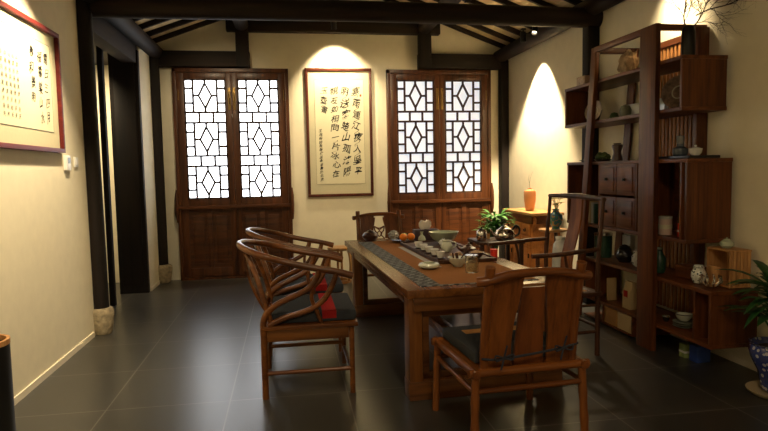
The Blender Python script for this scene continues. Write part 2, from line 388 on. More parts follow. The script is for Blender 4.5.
# ---------------------------------------------------------------- lattice doors
def make_door(idx, x0, x1, pane_m, label):
    d = thing('door_%d' % idx, None, None, (x0, YB, 0)); tag(d, label, None, None, 'structure')
    W = x1-x0; H = 3.055; yo = -.10
    fr = MB().box(0, .05, yo, 0, 0, H, .004).box(W-.05, W, yo, 0, 0, H, .004).box(0, W, yo, 0, H-.06, H, .004).box(0, W, yo, 0, 0, .035)
    fr.build('door_frame', doorZ, d)
    MB().box(-.03, W+.03, yo-.035, yo+.005, 1.035, 1.085, .006).build('cross_rail', doorX, d)
    for sx in (-1, 1):
        cx = -.005 if sx < 0 else W+.005
        MB().tube([(cx, yo-.01, .85), (cx, yo-.025, .95), (cx, yo-.03, 1.06), (cx, yo-.025, 1.2), (cx, yo-.01, 1.32)], [.012, .024, .028, .024, .010], 10, 4).build('side_bracket', doorZ, d)
    lw = (W-.10)/2
    for k in (0, 1):
        a = .05+k*lw; b = a+lw
        gx0, gx1 = a+.098, b-.082
        if k: gx0, gx1 = a+.082, b-.098
        gz0, gz1 = 1.18, 2.905
        y0, y1 = yo+.015, -.03
        lf = MB().box(a+.002, gx0, y0, y1, .04, H-.065, .003).box(gx1, b-.002, y0, y1, .04, H-.065, .003)
        lf.box(gx0, gx1, y0, y1, gz1, H-.065, .003).box(gx0, gx1, y0, y1, 1.0, gz0, .003).box(gx0, gx1, y0, y1, .04, .17, .003)
        leaf = lf.build('door_leaf', doorZ, d)
        pz0, pz1, px0, px1 = .17, 1.0, gx0, gx1
        pn = MB().box(px0, px1, y0+.018, y1-.005, pz0, pz1)
        mid = (px0+px1)/2
        pn.box(mid-.035, mid+.035, y0+.004, y0+.02, pz0, pz1, .003)
        pn.box(px0+.05, mid-.085, y0+.008, y0+.022, pz0+.07, pz1-.07, .007).box(mid+.085, px1-.05, y0+.008, y0+.022, pz0+.07, pz1-.07, .007)
        pn.build('lower_panel', doorX, leaf)
        MB().box(gx0, gx1, -.052, -.046, gz0, gz1).build('pane', pane_m, leaf)
        lt = MB(); t = .029; yl0, yl1 = yo+.022, -.054
        def hb(z, xa, xb): lt.box(xa, xb, yl0, yl1, z-t/2, z+t/2)
        def vb(x, za, zb): lt.box(x-t/2, x+t/2, yl0, yl1, za, zb)
        gw = gx1-gx0; gh = gz1-gz0; ub = .086*gh/1.0; uh = (gh-2*ub)/3
        z = gz1
        for u in range(3):
            zt, zb = z, z-uh
            xa, xb = gx0+.215*gw, gx1-.215*gw
            vb(xa, zb, zt); vb(xb, zb, zt); m_ = (xa+xb)/2
            for f in (.28, .72):
                hb(zt-f*uh, gx0, xa); hb(zt-f*uh, xb, gx1)
            zm = (zt+zb)/2; dw = .27*(xb-xa); tz, bz = zt-.13*uh, zb+.13*uh
            for p, q in (((m_, tz), (m_-dw, zm)), ((m_, tz), (m_+dw, zm)), ((m_, bz), (m_-dw, zm)), ((m_, bz), (m_+dw, zm))):
                lt.bar((p[0], (yl0+yl1)/2, p[1]), (q[0], (yl0+yl1)/2, q[1]), t*1.0, abs(yl1-yl0), (0, 1, 0), 0)
            vb(m_, tz-.005, zt); vb(m_, zb, bz+.005); hb(zm, xa, m_-dw+.005); hb(zm, m_+dw-.005, xb)
            z = zb
            if u < 2:
                hb(z, gx0, gx1); hb(z-ub, gx0, gx1)
                for f in (.345, .68): vb(gx0+f*gw, z-ub, z)
                z -= ub
        vb(gx0+t/4, gz0, gz1); vb(gx1-t/4, gz0, gz1); hb(gz0+t/4, gx0, gx1); hb(gz1-t/4, gx0, gx1)
        lt.build('lattice', latt, leaf)
        hx = b-.035 if k == 0 else a+.035
        MB().box(hx-.02, hx+.02, y0-.006, y0, 2.46, 2.78, .003).tube([(hx, y0-.006, 2.55), (hx, y0-.03, 2.57), (hx, y0-.03, 2.70), (hx, y0-.006, 2.72)], .006, 8).build('handle', brass, leaf)
        MB().box((a+.02 if k == 0 else b-.03), (a+.03 if k == 0 else b-.02), y0-.006, y0, 2.60, 2.75).build('hinge', brass, leaf)
    return d
make_door(1, -1.572, .060, pane_left, 'double lattice door left of the scroll')
make_door(2, 1.522, 3.150, pane_right, 'double lattice door right of the scroll')

# ---------------------------------------------------------------- scrolls
def scroll_back():
    x0, x1, z0, z1 = .305, 1.298, 1.165, 3.08
    t = thing('framed_calligraphy', 'tall framed ink calligraphy in cursive columns hanging between the two lattice doors', 'picture', (x0, YB, z0))
    W, H = x1-x0, z1-z0
    w = .042
    MB().box(0, W, -.035, -.001, 0, w, .004).box(0, W, -.035, -.001, H-w, H, .004).box(0, w, -.035, -.001, w, H-w, .004).box(W-w, W, -.035, -.001, w, H-w, .004).build('picture_frame', brownframe, t)
    mt = MB().box(w, W-w, -.016, -.002, w, H-w).build('mount', mount, t)
    px0, px1, pz0, pz1 = .135, W-.125, .19, H-.17
    MB().box(px0, px1, -.0185, -.0158, pz0, pz1).build('paper_sheet', paper, mt)
    ln = MB()
    for (a, b, c, d) in ((px0, px1, pz0-.003, pz0), (px0, px1, pz1, pz1+.003), (px0-.003, px0, pz0, pz1), (px1, px1+.003, pz0, pz1)): ln.box(a, b, -.0189, -.0155, c, d)
    ln.build('border_line', inkpale, mt)
    cols = ['寒雨連江夜入吳平', '明送客楚山孤洛陽', '親友如相問一片冰心在', '玉壺書']
    M = Matrix(((1, 0, 0, 0), (0, 0, -1, -.0188), (0, 1, 0, 0), (0, 0, 0, 1)))
    tx = MB(); items = []
    xs = [W-.235, W-.40, W-.565, W-.715]
    zt = H-.27
    for ci, (c, x) in enumerate(zip(cols, xs)):
        L = 1.36 if ci < 3 else .42
        if ci == 2: L = 1.38
        st = L/len(c)
        for i, ch in enumerate(c):
            k = random.uniform(.85, 1.15)
            items.append((ch, x+random.uniform(-.012, .012), zt-(i+.5)*st, .92*k*(1.1 if ci < 2 else 1), st/.15*.92, random.uniform(-.12, .12)))
    glyph_bm(tx, items, M, .13, .0006, .10)
    for (c0, x0_, y0_, *_a), (c1, x1_, y1_, *_b) in zip(items, items[1:]):
        if abs(x0_-x1_) > .08 or random.random() < .35: continue
        pts = []
        for k in range(9):
            u = k/8; px = x0_+.02+(x1_-x0_-.05)*u+.022*math.sin(u*PI*2); py = y0_-.035+(y1_-y0_+.075)*u; wd = .0022+.003*math.sin(u*PI)
            pts.append((M @ Vector((px-wd, py, .0008)), M @ Vector((px+wd, py+.001, .0008))))
        q = [(tx.bm.verts.new(a_), tx.bm.verts.new(b_)) for a_, b_ in pts]
        for a_, b_ in zip(q, q[1:]): tx.bm.faces.new((a_[0], a_[1], b_[1], b_[0]))
    o = tx.build('brush_writing', ink, mt, False)
    sm = MB(); items = []
    for i, ch in enumerate('王昌齡詩芙蓉樓送辛漸書於北京'):
        items.append((ch, px0+.075+random.uniform(-.004, .004), H-.93-i*.056, 1, 1, random.uniform(-.1, .1)))
    glyph_bm(sm, items, M, .05, .0006, .04)
    sm.build('signature', ink, mt, False)
    MB().box(W-.185, W-.155, -.0192, -.0186, H-.42, H-.385).build('seal', seal, mt)
scroll_back()
def scroll_left():
    y0, y1, z0, z1 = 2.75, 5.44, 1.745, 2.73
    t = thing('framed_calligraphy', 'wide calligraphy in a red frame hanging on the left wall', 'picture', (XL, y0, z0))
    L, H = y1-y0, z1-z0; w = .035
    MB().box(.001, .05, 0, L, 0, w, .004).box(.001, .05, 0, L, H-w, H, .004).box(.001, .05, 0, w, w, H-w, .004).box(.001, .05, L-w, L, w, H-w, .004).build('picture_frame', redframe, t)
    mt = MB().box(.002, .018, w, L-w, w, H-w).build('mount', mount, t)
    a, b, c, d = w+.12, L-w-.12, w+.13, H-w-.10
    MB().box(.0175, .0205, a, b, c, d).build('paper_sheet', paper, mt)
    ln = MB(); ln.box(.0175, .0208, a, b, d, d+.004).box(.0175, .0208, b, b+.004, c, d).box(.0175, .0208, a, b, c-.004, c)
    ln.build('border_line', inkpale, mt)
    # local x of the writing runs towards +Y, local y up, facing +X
    M = Matrix(((0, 0, 1, .021), (1, 0, 0, 0), (0, 1, 0, 0), (0, 0, 0, 1)))
    tx = MB(); items = []
    cols = [(b-.10, '雪日三四月', .052, .58, ink), (b-.22, '福壽樂山水', .05, .6, ink), (b-.36, '春和景明', .05, .45, ink)]
    for x, c, s, LL, _ in cols:
        st = LL/len(c)
        for i, ch in enumerate(c): items.append((ch, x+random.uniform(-.012, .012), d-.06-(i+.5)*st, random.uniform(.8, 1.1), random.uniform(.9, 1.2), random.uniform(-.15, .15)))
    glyph_bm(tx, items, M, .085, .0006, .07); tx.build('brush_writing', ink, mt, False)
    tx = MB(); items = []
    for cx in range(5):
        for i, ch in enumerate('山高水長風清月白天地'[:9]): items.append((ch, b-.62-cx*.06, d-.20-i*.052, 1, 1, random.uniform(-.1, .1)))
    glyph_bm(tx, items, M, .036, .0006, .04); tx.build('small_writing', inkpale, mt, False)
scroll_left()
# wall controls
t = thing('thermostat', 'white thermostat with a grey screen below the red-framed picture', 'thermostat', (XL, 5.56, 1.60))
MB().box(.001, .03, -.055, .055, 0, .13, .008).build('housing', whiteplastic, t)
MB().box(.03, .032, -.03, .03, .06, .11).build('screen', greyscreen, t)
t = thing('light_switch', 'small white switch beside the thermostat on the left wall', 'switch', (XL, 5.80, 1.63))
MB().box(.001, .014, -.045, .045, 0, .09, .004).build('plate', whiteplastic, t)
MB().box(.014, .019, -.02, .02, .02, .07, .002).build('rocker', whiteplastic, t)

# ---------------------------------------------------------------- spotlights
def lamp(name, loc, target, energy, color, angle, blend=.6, size=.03, parent=None):
    l = bpy.data.lights.new(name, 'SPOT'); l.energy = energy; l.color = color; l.spot_size = R(angle); l.spot_blend = blend; l.shadow_soft_size = size
    o = bpy.data.objects.new(name, l); COL.objects.link(o)
    d = Vector(target)-Vector(loc)
    o.rotation_euler = d.to_track_quat('-Z', 'Y').to_euler(); o.location = loc
    return o
WARM = (1, .79, .49)
def spotlight(label, loc, target, energy, angle, blend=.6, stem=.1, color=WARM, size=.03, L=.13, r=.038):
    t = thing('spotlight', label, 'lamp', loc)
    d = (Vector(target)-Vector(loc)).normalized()
    A = d.to_track_quat('Z', 'Y').to_matrix().to_4x4()
    MB().lathe([(0, -L), (r*.85, -L), (r, -L+.012), (r, 0), (r*.86, 0), (r*.8, -.035), (0, -.035)], axis=A, seg=20).build('housing', blackmetal, t)
    tp = MB().lathe([(0, -.028), (r*.72, -.028), (r*.72, -.031), (0, -.031)], axis=A, seg=16).build('lens', lampglow, t)
    pv = d*(-L*.55)
    MB().tube([pv, pv+Vector((0, 0, stem))], .011, 8).box(pv.x-.03, pv.x+.03, pv.y-.03, pv.y+.03, pv.z+stem-.02, pv.z+stem, .004).build('stem', blackmetal, t)
    o = lamp('spot_bulb', Vector(loc)+d*.004, target, energy, color, angle, blend, size)
    return t
spotlight('black spotlight on the upper beam above the tall scroll', (.72, 8.66, 3.56), (.78, 9.06, 2.72), 110, 92, .8, .12)
spotlight('black spotlight under the right eaves beam, the one nearer the back wall', (3.13, 7.62, 3.20), (3.33, 7.80, 1.0), 330, 82, .45, .10)
spotlight('black spotlight under the right eaves beam, the one nearer the shelf unit', (3.10, 7.20, 3.22), (2.2, 6.1, .8), 60, 60, .8, .10)
spotlight('black spotlight above the round tie beam, over the right door', (2.0, 6.42, 3.36), (2.85, 7.2, .8), 75, 50, .9, .12)
spotlight('black spotlight over the left wall picture, above the frame', (-1.25, 4.75, 3.12), (-1.89, 4.75, 1.9), 125, 90, .8, .2)
spotlight('black spotlight over the top of the shelf unit, above the frame', (2.99, 4.80, 3.14), (3.42, 4.82, 2.84), 34, 88, 1.0, .15, size=.05)
spotlight('added fill spotlight over the near end of the table, above the frame', (.6, 3.2, 3.5), (1.2, 4.9, .6), 42, 60, .9, .3)  # unseen fill spot, added to light the table and near chair
spotlight('black spotlight lighting the near left wall, above the frame', (-1.1, 2.6, 3.2), (-1.89, 3.6, 1.0), 90, 95, .9, .2)
spotlight('added fill spotlight in the side corridor ceiling', (-2.75, 7.9, 3.0), (-2.6, 9.06, 1.4), 70, 120, .9, .1)  # added lamp, brightens the strip of corridor wall seen past the doorway
spotlight('added fill spotlight washing the back wall left of the left door, above the frame', (-.9, 6.9, 3.45), (-.9, 9.06, 1.9), 38, 75, .9, .2)  # unseen spot added to lift the back wall around the left door
spotlight('added fill spotlight washing the back wall between the doors, above the frame', (1.3, 6.9, 3.6), (1.4, 9.06, 1.6), 60, 75, .9, .2)  # second added wall wash, out of view, lifts the wall between the doors
fl = bpy.data.lights.new('room_fill_light', 'AREA'); fl.shape = 'DISK'; fl.size = .9; fl.energy = 22; fl.color = (1, .78, .5)  # area fill without a fixture, added overhead to lift the dim room
fo = bpy.data.objects.new('room_fill_light', fl); COL.objects.link(fo); fo.location = (.6, .3, 3.3)

TA = R(2.5); TC = (1.2575, 5.28)
def P(x, y, z):
    a, b = x-TC[0], y-TC[1]; return (TC[0]+a*math.cos(TA)-b*math.sin(TA), TC[1]+a*math.sin(TA)+b*math.cos(TA), z)
# ---------------------------------------------------------------- tea table
TX0, TX1, TY0, TY1, TZ = .685, 1.83, 3.80, 6.76, .76
def table():
    t = thing('tea_table', 'long brown wooden tea table with framed trestle ends', 'table', ((TX0+TX1)/2, (TY0+TY1)/2, 0), TA)
    hx, hy = (TX1-TX0)/2, (TY1-TY0)/2
    MB().box(-hx, hx, -hy, hy, TZ-.055, TZ, .006).build('tabletop', tabY, t)
    for q in (-1, 1):
        MB().box(-hx+.05, hx-.05, q*(hy-.03)-.015, q*(hy-.03)+.015, TZ-.145, TZ-.055, .003).build('end_apron', tabX, t)
        MB().box(q*(hx-.035)-.012, q*(hx-.035)+.012, -hy+.05, hy-.05, TZ-.12, TZ-.055, .003).build('side_apron', tabY, t)
    for sy in (-1, 1):
        yc = sy*(hy-.115) if sy < 0 else hy-.48
        for sx in (-1, 1):
            lx = sx*(hx-.066)
            MB().box(lx-.045, lx+.045, yc-.07, yc+.07, .12, TZ-.055, .006).build('leg', tabZ, t)
        MB().box(-hx+.015, hx-.015, yc-.075, yc+.075, .0, .13, .01).build('foot_rail', tabX, t)
        a, b = -hx+.125, hx-.125
        f = MB().box(a, a+.045, yc-.025, yc+.025, .13, TZ-.2, .004).box(b-.045, b, yc-.025, yc+.025, .13, TZ-.2, .004)
        f.box(a, b, yc-.03, yc+.03, TZ-.20, TZ-.055, .004).box(a, b, yc-.025, yc+.025, .13, .175, .004)
        f.build('inner_frame', tabX, t)
    MB().box(-.05, .05, -hy+.13, hy-.53, .16, .24, .006).build('stretcher', tabY, t)
table()
# runner
t = thing('table_runner', 'brown woven runner with a dark patterned border along the tea table', 'table runner', P(0, 0, TZ), TA)
MB().box(.95, 1.66, 3.93, 6.52, .0005, .004).build('mat', matbrown, t)
tag(MB().box(.805, .95, 3.90, 6.52, .0005, .0045).box(.95, 1.66, 3.90, 3.93, .0005, .0045).build('border', runner_m, t), 'dark grey patterned border')
# tea tray
t = thing('tea_tray', 'long dark wooden tea tray holding the tea service on the table', 'tray', P(0, 0, TZ+.0045), TA)
MB().box(1.185, 1.70, 4.75, 6.13, .002, .022, .004).build('tray_board', acW, t)
MB().box(1.185, 1.20, 4.75, 6.13, .022, .032, .002).box(1.685, 1.70, 4.75, 6.13, .022, .032, .002).box(1.20, 1.685, 4.75, 4.765, .022, .032, .002).box(1.20, 1.685, 6.115, 6.13, .022, .032, .002).build('rim', acW, t)
MB().box(1.12, 1.175, 4.62, 5.95, .0005, .003).build('tea_cloth', plain('grey_violet_cloth', (.30, .27, .26), .9), None)
tag(bpy.data.objects['tea_cloth'], 'narrow pale grey cloth strip lying beside the tea tray', 'cloth'); bpy.data.objects['tea_cloth'].location = P(0, 0, TZ+.0045); bpy.data.objects['tea_cloth'].rotation_euler.z = TA
ZT = TZ+.0045+.0225
def cup_mb(r=.034, h=.045):
    return MB().lathe([(0, 0), (r*.5, 0), (r*.55, .006), (r*.8, h*.5), (r, h), (r*.93, h), (r*.72, h*.5), (r*.4, .01), (0, .01)], seg=20)
pos = ['farthest', 'second farthest', 'middle one', 'second nearest', 'nearest']
proto = None
for i, y in enumerate((5.62, 5.44, 5.26, 5.08, 4.90)):
    if proto is None:
        proto = thing('teacup', '', 'cup', (0, 0, 0)); cup_mb(.043, .052).build('bowl', white, proto); MB().lathe([(0, -.012), (.03, -.012), (.045, -.002), (.03, .001), (0, .001)], seg=20).build('saucer', darkclay, proto); o = proto
    else: o = copy_tree(proto)
    o.location = P(1.25, y, ZT+.012)
    tag(o, 'small pale teacup on the tea tray edge, %s of the row' % pos[i], 'cup', 'row of teacups on the tea tray')
t = thing('serving_bowl', 'large pale green celadon bowl at the far end of the tea tray', 'bowl', P(1.60, 5.93, ZT))
MB().lathe([(0, 0), (.05, 0), (.055, .012), (.12, .05), (.155, .115), (.16, .12), (.148, .118), (.09, .05), (.04, .018), (0, .018)], seg=30).build('bowl', celadon, t)
t = thing('water_pitcher', 'white and brown porcelain pitcher on the tea tray before the celadon bowl', 'pitcher', P(1.44, 5.32, ZT))
MB().lathe([(0, 0), (.03, 0), (.05, .03), (.052, .06), (.038, .09), (.044, .105), (.040, .105), (.034, .09), (.046, .06), (.045, .03), (0, .01)], seg=24).build('body', celadonpale, t)
MB().tube([(.045, 0, .09), (.08, 0, .085), (.085, 0, .05), (.05, 0, .03)], .006, 8, 5).build('handle', celadonpale, t)
t = thing('gaiwan', 'white lidded tea bowl on the tea tray near the cups', 'tea bowl', P(1.50, 5.62, ZT))
MB().lathe([(0, 0), (.025, 0), (.03, .012), (.05, .055), (.046, .055), (.025, .015), (0, .012)], seg=24).build('bowl', white, t)
MB().lathe([(.046, .056), (.03, .072), (.012, .078), (.014, .09), (0, .09)], seg=24).build('lid', whiteblue, t)
t = thing('teapot', 'dark clay teapot on the tea tray in front of the right armchair', 'teapot', P(1.56, 5.06, ZT))
MB().lathe([(0, 0), (.04, 0), (.068, .03), (.066, .06), (.03, .08), (0, .082)], seg=24).build('body', darkclay, t)
MB().lathe([(.032, .080), (.02, .092), (.008, .095), (.012, .108), (0, .112)], seg=16).build('lid', darkclay, t)
MB().tube([(-.06, 0, .04), (-.09, 0, .06), (-.11, 0, .085)], [.014, .01, .007], 8, 4).build('spout', darkclay, t)
MB().tube([(.06, 0, .065), (.10, 0, .07), (.105, 0, .035), (.063, 0, .025)], .006, 8, 5).build('handle', darkclay, t)
t = thing('tea_pet', 'knobbly brown tea pet figure on the near end of the tea tray', 'figurine', P(1.36, 4.83, ZT))
mb = MB()
for k in range(9):
    a = k*2.4; mb.lathe([(0, -.02), (.016, -.012), (.022, .004), (.014, .018), (0, .022)], (.035*math.cos(a), .03*math.sin(a), .021+.012*(k % 3)), 10)
mb.build('body', plain('ochre_clay', (.34, .20, .09), .5, var=.4), t)
t = thing('tea_bowl', 'brown bowl heaped with dried tea on the tray beside the armchair arm', 'bowl', P(1.56, 4.86, ZT))
MB().lathe([(0, 0), (.03, 0), (.06, .035), (.068, .05), (.062, .05), (.03, .02), (0, .018)], seg=22).build('bowl', darkclay, t)
MB().lathe([(0, .065), (.03, .06), (.055, .046), (.05, .04), (0, .03)], seg=16).build('dried_tea', plain('dried_tea', (.42, .26, .14), .9, bump=1, bscale=90, var=.5), t)
# further things on the table
zr = TZ+.005
t = thing('ink_dish', 'low round pale celadon water dish on the brown runner', 'dish', (1.09, 4.58, zr))
MB().lathe([(0, 0), (.055, 0), (.082, .016), (.086, .03), (.076, .044), (.058, .047), (.055, .043), (.068, .036), (.074, .026), (.06, .012), (0, .01)], seg=30).build('body', celadonpale, t)
t = thing('round_bowl', 'pale green bowl of small tea tools beside the glass jar', 'bowl', (1.34, 4.62, zr))
MB().lathe([(0, 0), (.035, 0), (.04, .01), (.072, .04), (.085, .075), (.078, .075), (.06, .04), (.03, .016), (0, .016)], seg=28).build('bowl', celadonpale, t)
MB().tube([(.0, 0, .03), (.05, .02, .085), (.12, .06, .14)], .006, 8, 3).tube([(-.03, 0, .03), (-.04, .02, .11)], .007, 8).tube([(.01, .03, .03), (.0, .05, .10)], .012, 8).build('tea_tools', acW, t)
t = thing('glass_jar', 'round glass jar of grains at the near end of the tea table', 'jar', (1.36, 4.32, zr))
MB().lathe([(0, 0), (.044, 0), (.05, .006), (.05, .10), (.046, .12), (.044, .12), (.046, .10), (.046, .008), (0, .006)], seg=24).build('glass_body', glass, t)
MB().lathe([(0, .009), (.044, .009), (.044, .078), (.02, .085), (0, .08)], seg=20).build('grains', amber, t)
MB().lathe([(.0465, .121), (.053, .121), (.053, .133), (0, .136)], seg=24).build('lid', chrome, t)
t = thing('incense_pot', 'squat dark brown clay pot at the far left end of the table', 'pot', (.90, 6.60, zr))
MB().lathe([(0, 0), (.05, 0), (.085, .03), (.09, .06), (.07, .09), (.05, .098), (.045, .094), (.055, .08), (.05, .03), (0, .02)], seg=26).build('body', darkclay, t)
MB().lathe([(.043, .100), (.03, .112), (.01, .115), (.012, .125), (0, .128)], seg=18).build('lid', darkclay, t)
t = thing('fruit_plate', 'dark round fruit plate at the far end of the table', 'plate', (1.225, 6.36, zr))
MB().lathe([(0, 0), (.08, 0), (.115, .012), (.135, .026), (.13, .028), (.11, .016), (0, .010)], seg=32).build('plate', blackglaze, t)
def fruit(name, x, y, r, m, label, cat, z0=.018):
    t = thing(name, label, cat, (x, y, zr+z0))
    MB().lathe([(0, .06*r)]+[(r*math.sin(a), r-r*.94*math.cos(a)) for a in [PI*k/12 for k in range(1, 12)]]+[(0, r*1.9)], seg=22).build('fruit_body', m, t)
    MB().lathe([(0, r*1.86), (.006, r*1.9), (.004, r*1.97), (0, r*1.97)], seg=8).build('stem', leafd, t)
fruit('orange', 1.215, 6.28, .043, orange, 'left of the two oranges on the dark fruit plate', 'fruit')
fruit('orange', 1.305, 6.31, .043, orange, 'right of the two oranges on the dark fruit plate', 'fruit')
fruit('green_fruit', 1.245, 6.39, .040, plain('lime_peel', (.22, .36, .04), .4), 'green citrus fruit behind the oranges on the plate', 'fruit')
t = thing('wrapped_fruit', 'crinkled clear plastic wrapped bundle leaning on the fruit plate', 'wrapped fruit', (1.125, 6.37, zr+.03))
mb = MB(); bmesh.ops.create_icosphere(mb.bm, subdivisions=4, radius=1)
for v in mb.bm.verts:
    n = noise.noise(v.co*3)*.35+noise.noise(v.co*8)*.15; v.co *= 1+n; v.co = Vector((v.co.x*.052, v.co.y*.05, max(0, v.co.z*.048+.048)))
mb.build('wrapping', plain('crinkled_film', (.42, .43, .40), .15, var=.6, bscale=70, bump=1), t)
t = thing('tissue_box', 'dark purple tissue box with a tissue pulled up behind the oranges', 'tissue box', (1.50, 6.47, zr))
MB().box(-.13, .13, -.065, .065, 0, .12, .004).build('box', purplebox, t)
mb = MB(); rr = random.Random(3)
ring = []
for lvl, (z, a, b) in enumerate(((.118, .045, .010), (.145, .07, .028), (.185, .075, .02), (.215, .055, .012))):
    ring.append([mb.bm.verts.new((a*math.cos(k*PI/8)+rr.uniform(-.006, .006), b*math.sin(k*PI/8)+rr.uniform(-.008, .008), z+.014*math.sin(k*1.7+lvl))) for k in range(16)])
for a, b in zip(ring, ring[1:]):
    for k in range(16): mb.bm.faces.new((a[k], a[(k+1) % 16], b[(k+1) % 16], b[k]))
mb.bm.faces.new(ring[-1]); mb.build('tissue', tissue, t)
t = thing('bud_vase', 'small green gourd bud vase right of the oranges', 'vase', (1.355, 6.02, zr+.0005))
t.location = (1.415, 6.265, zr); MB().lathe([(0, 0), (.03, 0), (.045, .03), (.035, .06), (.014, .08), (.012, .10), (.02, .115), (.017, .115), (.009, .10), (0, .09)], seg=20).build('body', celadon, t)
t = thing('tea_caddy', 'small red lacquer tea caddy on the right edge of the table', 'tea caddy', (1.785, 5.02, TZ+.001))
MB().lathe([(0, 0), (.03, 0), (.032, .06), (0, .06)], seg=18).build('body', redtin, t); MB().lathe([(0, .061), (.033, .061), (.033, .075), (0, .078)], seg=18).build('lid', redtin, t)
t = thing('snack_bowl', 'shallow brown wooden bowl of nuts between the celadon bowl and the kettle', 'bowl', P(1.725, 6.28, TZ+.001))
MB().lathe([(0, 0), (.05, 0), (.09, .035), (.095, .045), (.088, .045), (.045, .014), (0, .012)], seg=26).build('bowl', darkclay, t)
mb = MB()
for k in range(12):
    a = k*2.4; q = .016*math.sqrt(k); mb.lathe([(0, -.012), (.014, -.004), (.015, .006), (0, .014)], (q*math.cos(a), q*math.sin(a), .042+.004*(k % 3)), 8)
mb.build('nuts', plain('nut_shell', (.36, .17, .07), .7, var=.3), t)
t = thing('tea_cloth', 'folded orange-brown tea cloth on the tray behind the glass jar', 'cloth', P(1.50, 4.98, 0))
t.location.z = ZT
t['label'] = 'folded orange-brown tea cloth on the tray beside the teapot'
MB().box(-.10, -.02, -.05, .05, .001, .012, .004).build('fold', plain('rust_cloth', (.38, .16, .06), .95, bump=.4, bscale=150), t)
MB().box(-.095, -.025, -.045, .045, .0125, .022, .004).build('fold', plain('rust_cloth_top', (.42, .18, .07), .95, bump=.4, bscale=150), t)
t = thing('tea_caddy', 'squat brown lidded tea caddy behind the celadon bowl', 'tea caddy', (1.66, 6.58, zr))
MB().lathe([(0, 0), (.05, 0), (.06, .05), (.045, .075), (0, .075)], seg=18).build('body', darkclay, t); MB().lathe([(0, .11), (.02, .105), (.05, .082), (.05, .077), (0, .077)], seg=18).build('lid', plate_m, t)

# ---------------------------------------------------------------- tea cart with the kettle
t = thing('tea_cart', 'small dark wooden side stand behind the right armchair carrying the kettle', 'side table', (2.15, 6.0, 0))
MB().box(-.24, .24, -.22, .22, .77, .80, .005).build('top', acW, t)
for sx in (-1, 1):
    for sy in (-1, 1): MB().box(sx*.21-.018, sx*.21+.018, sy*.19-.018, sy*.19+.018, 0, .77, .004).build('leg', acW, t)
MB().box(-.2, .2, -.18, .18, .25, .27, .004).build('lower_shelf', acW, t)
t = thing('kettle', 'round shiny steel kettle with an arched handle on the side stand', 'kettle', (2.20, 5.86, .801))
MB().lathe([(0, 0), (.08, 0), (.10, .025), (.105, .065), (.085, .11), (.045, .135), (0, .14)], seg=30).build('body', chrome, t)
MB().lathe([(.045, .136), (.03, .15), (.008, .155), (.013, .175), (0, .178)], seg=18).build('lid', chrome, t)
MB().tube([(-.09, 0, .05), (-.13, 0, .08), (-.155, 0, .13)], [.02, .013, .009], 10, 4).build('spout', chrome, t)
MB().tube([(.085, 0, .11), (.12, 0, .15), (.16, 0, .12), (.15, 0, .06), (.10, 0, .04)], .011, 10, 5).build('handle', blackmetal, t)
t = thing('glass_teapot', 'small steel and glass pot left of the kettle on the side stand', 'teapot', (1.975, 5.93, .801))
MB().lathe([(0, 0), (.045, 0), (.055, .02), (.055, .09), (.045, .11), (0, .112)], seg=24).build('body', chrome, t)
MB().lathe([(.03, .113), (.02, .125), (.006, .13), (.01, .142), (0, .145)], seg=14).build('lid', blackmetal, t)
t = thing('bamboo_ladle', 'pale bamboo ladle standing in the pot by the kettle', 'ladle', (2.09, 6.08, .801))
MB().lathe([(0, 0), (.025, 0), (.03, .05), (.026, .05), (.02, .006), (0, .006)], seg=14).build('cup', bamboo, t); MB().tube([(-.02, 0, .045), (-.08, 0, .17), (-.02, 0, .22), (.05, 0, .19)], .007, 8, 4).build('handle', bamboo, t)

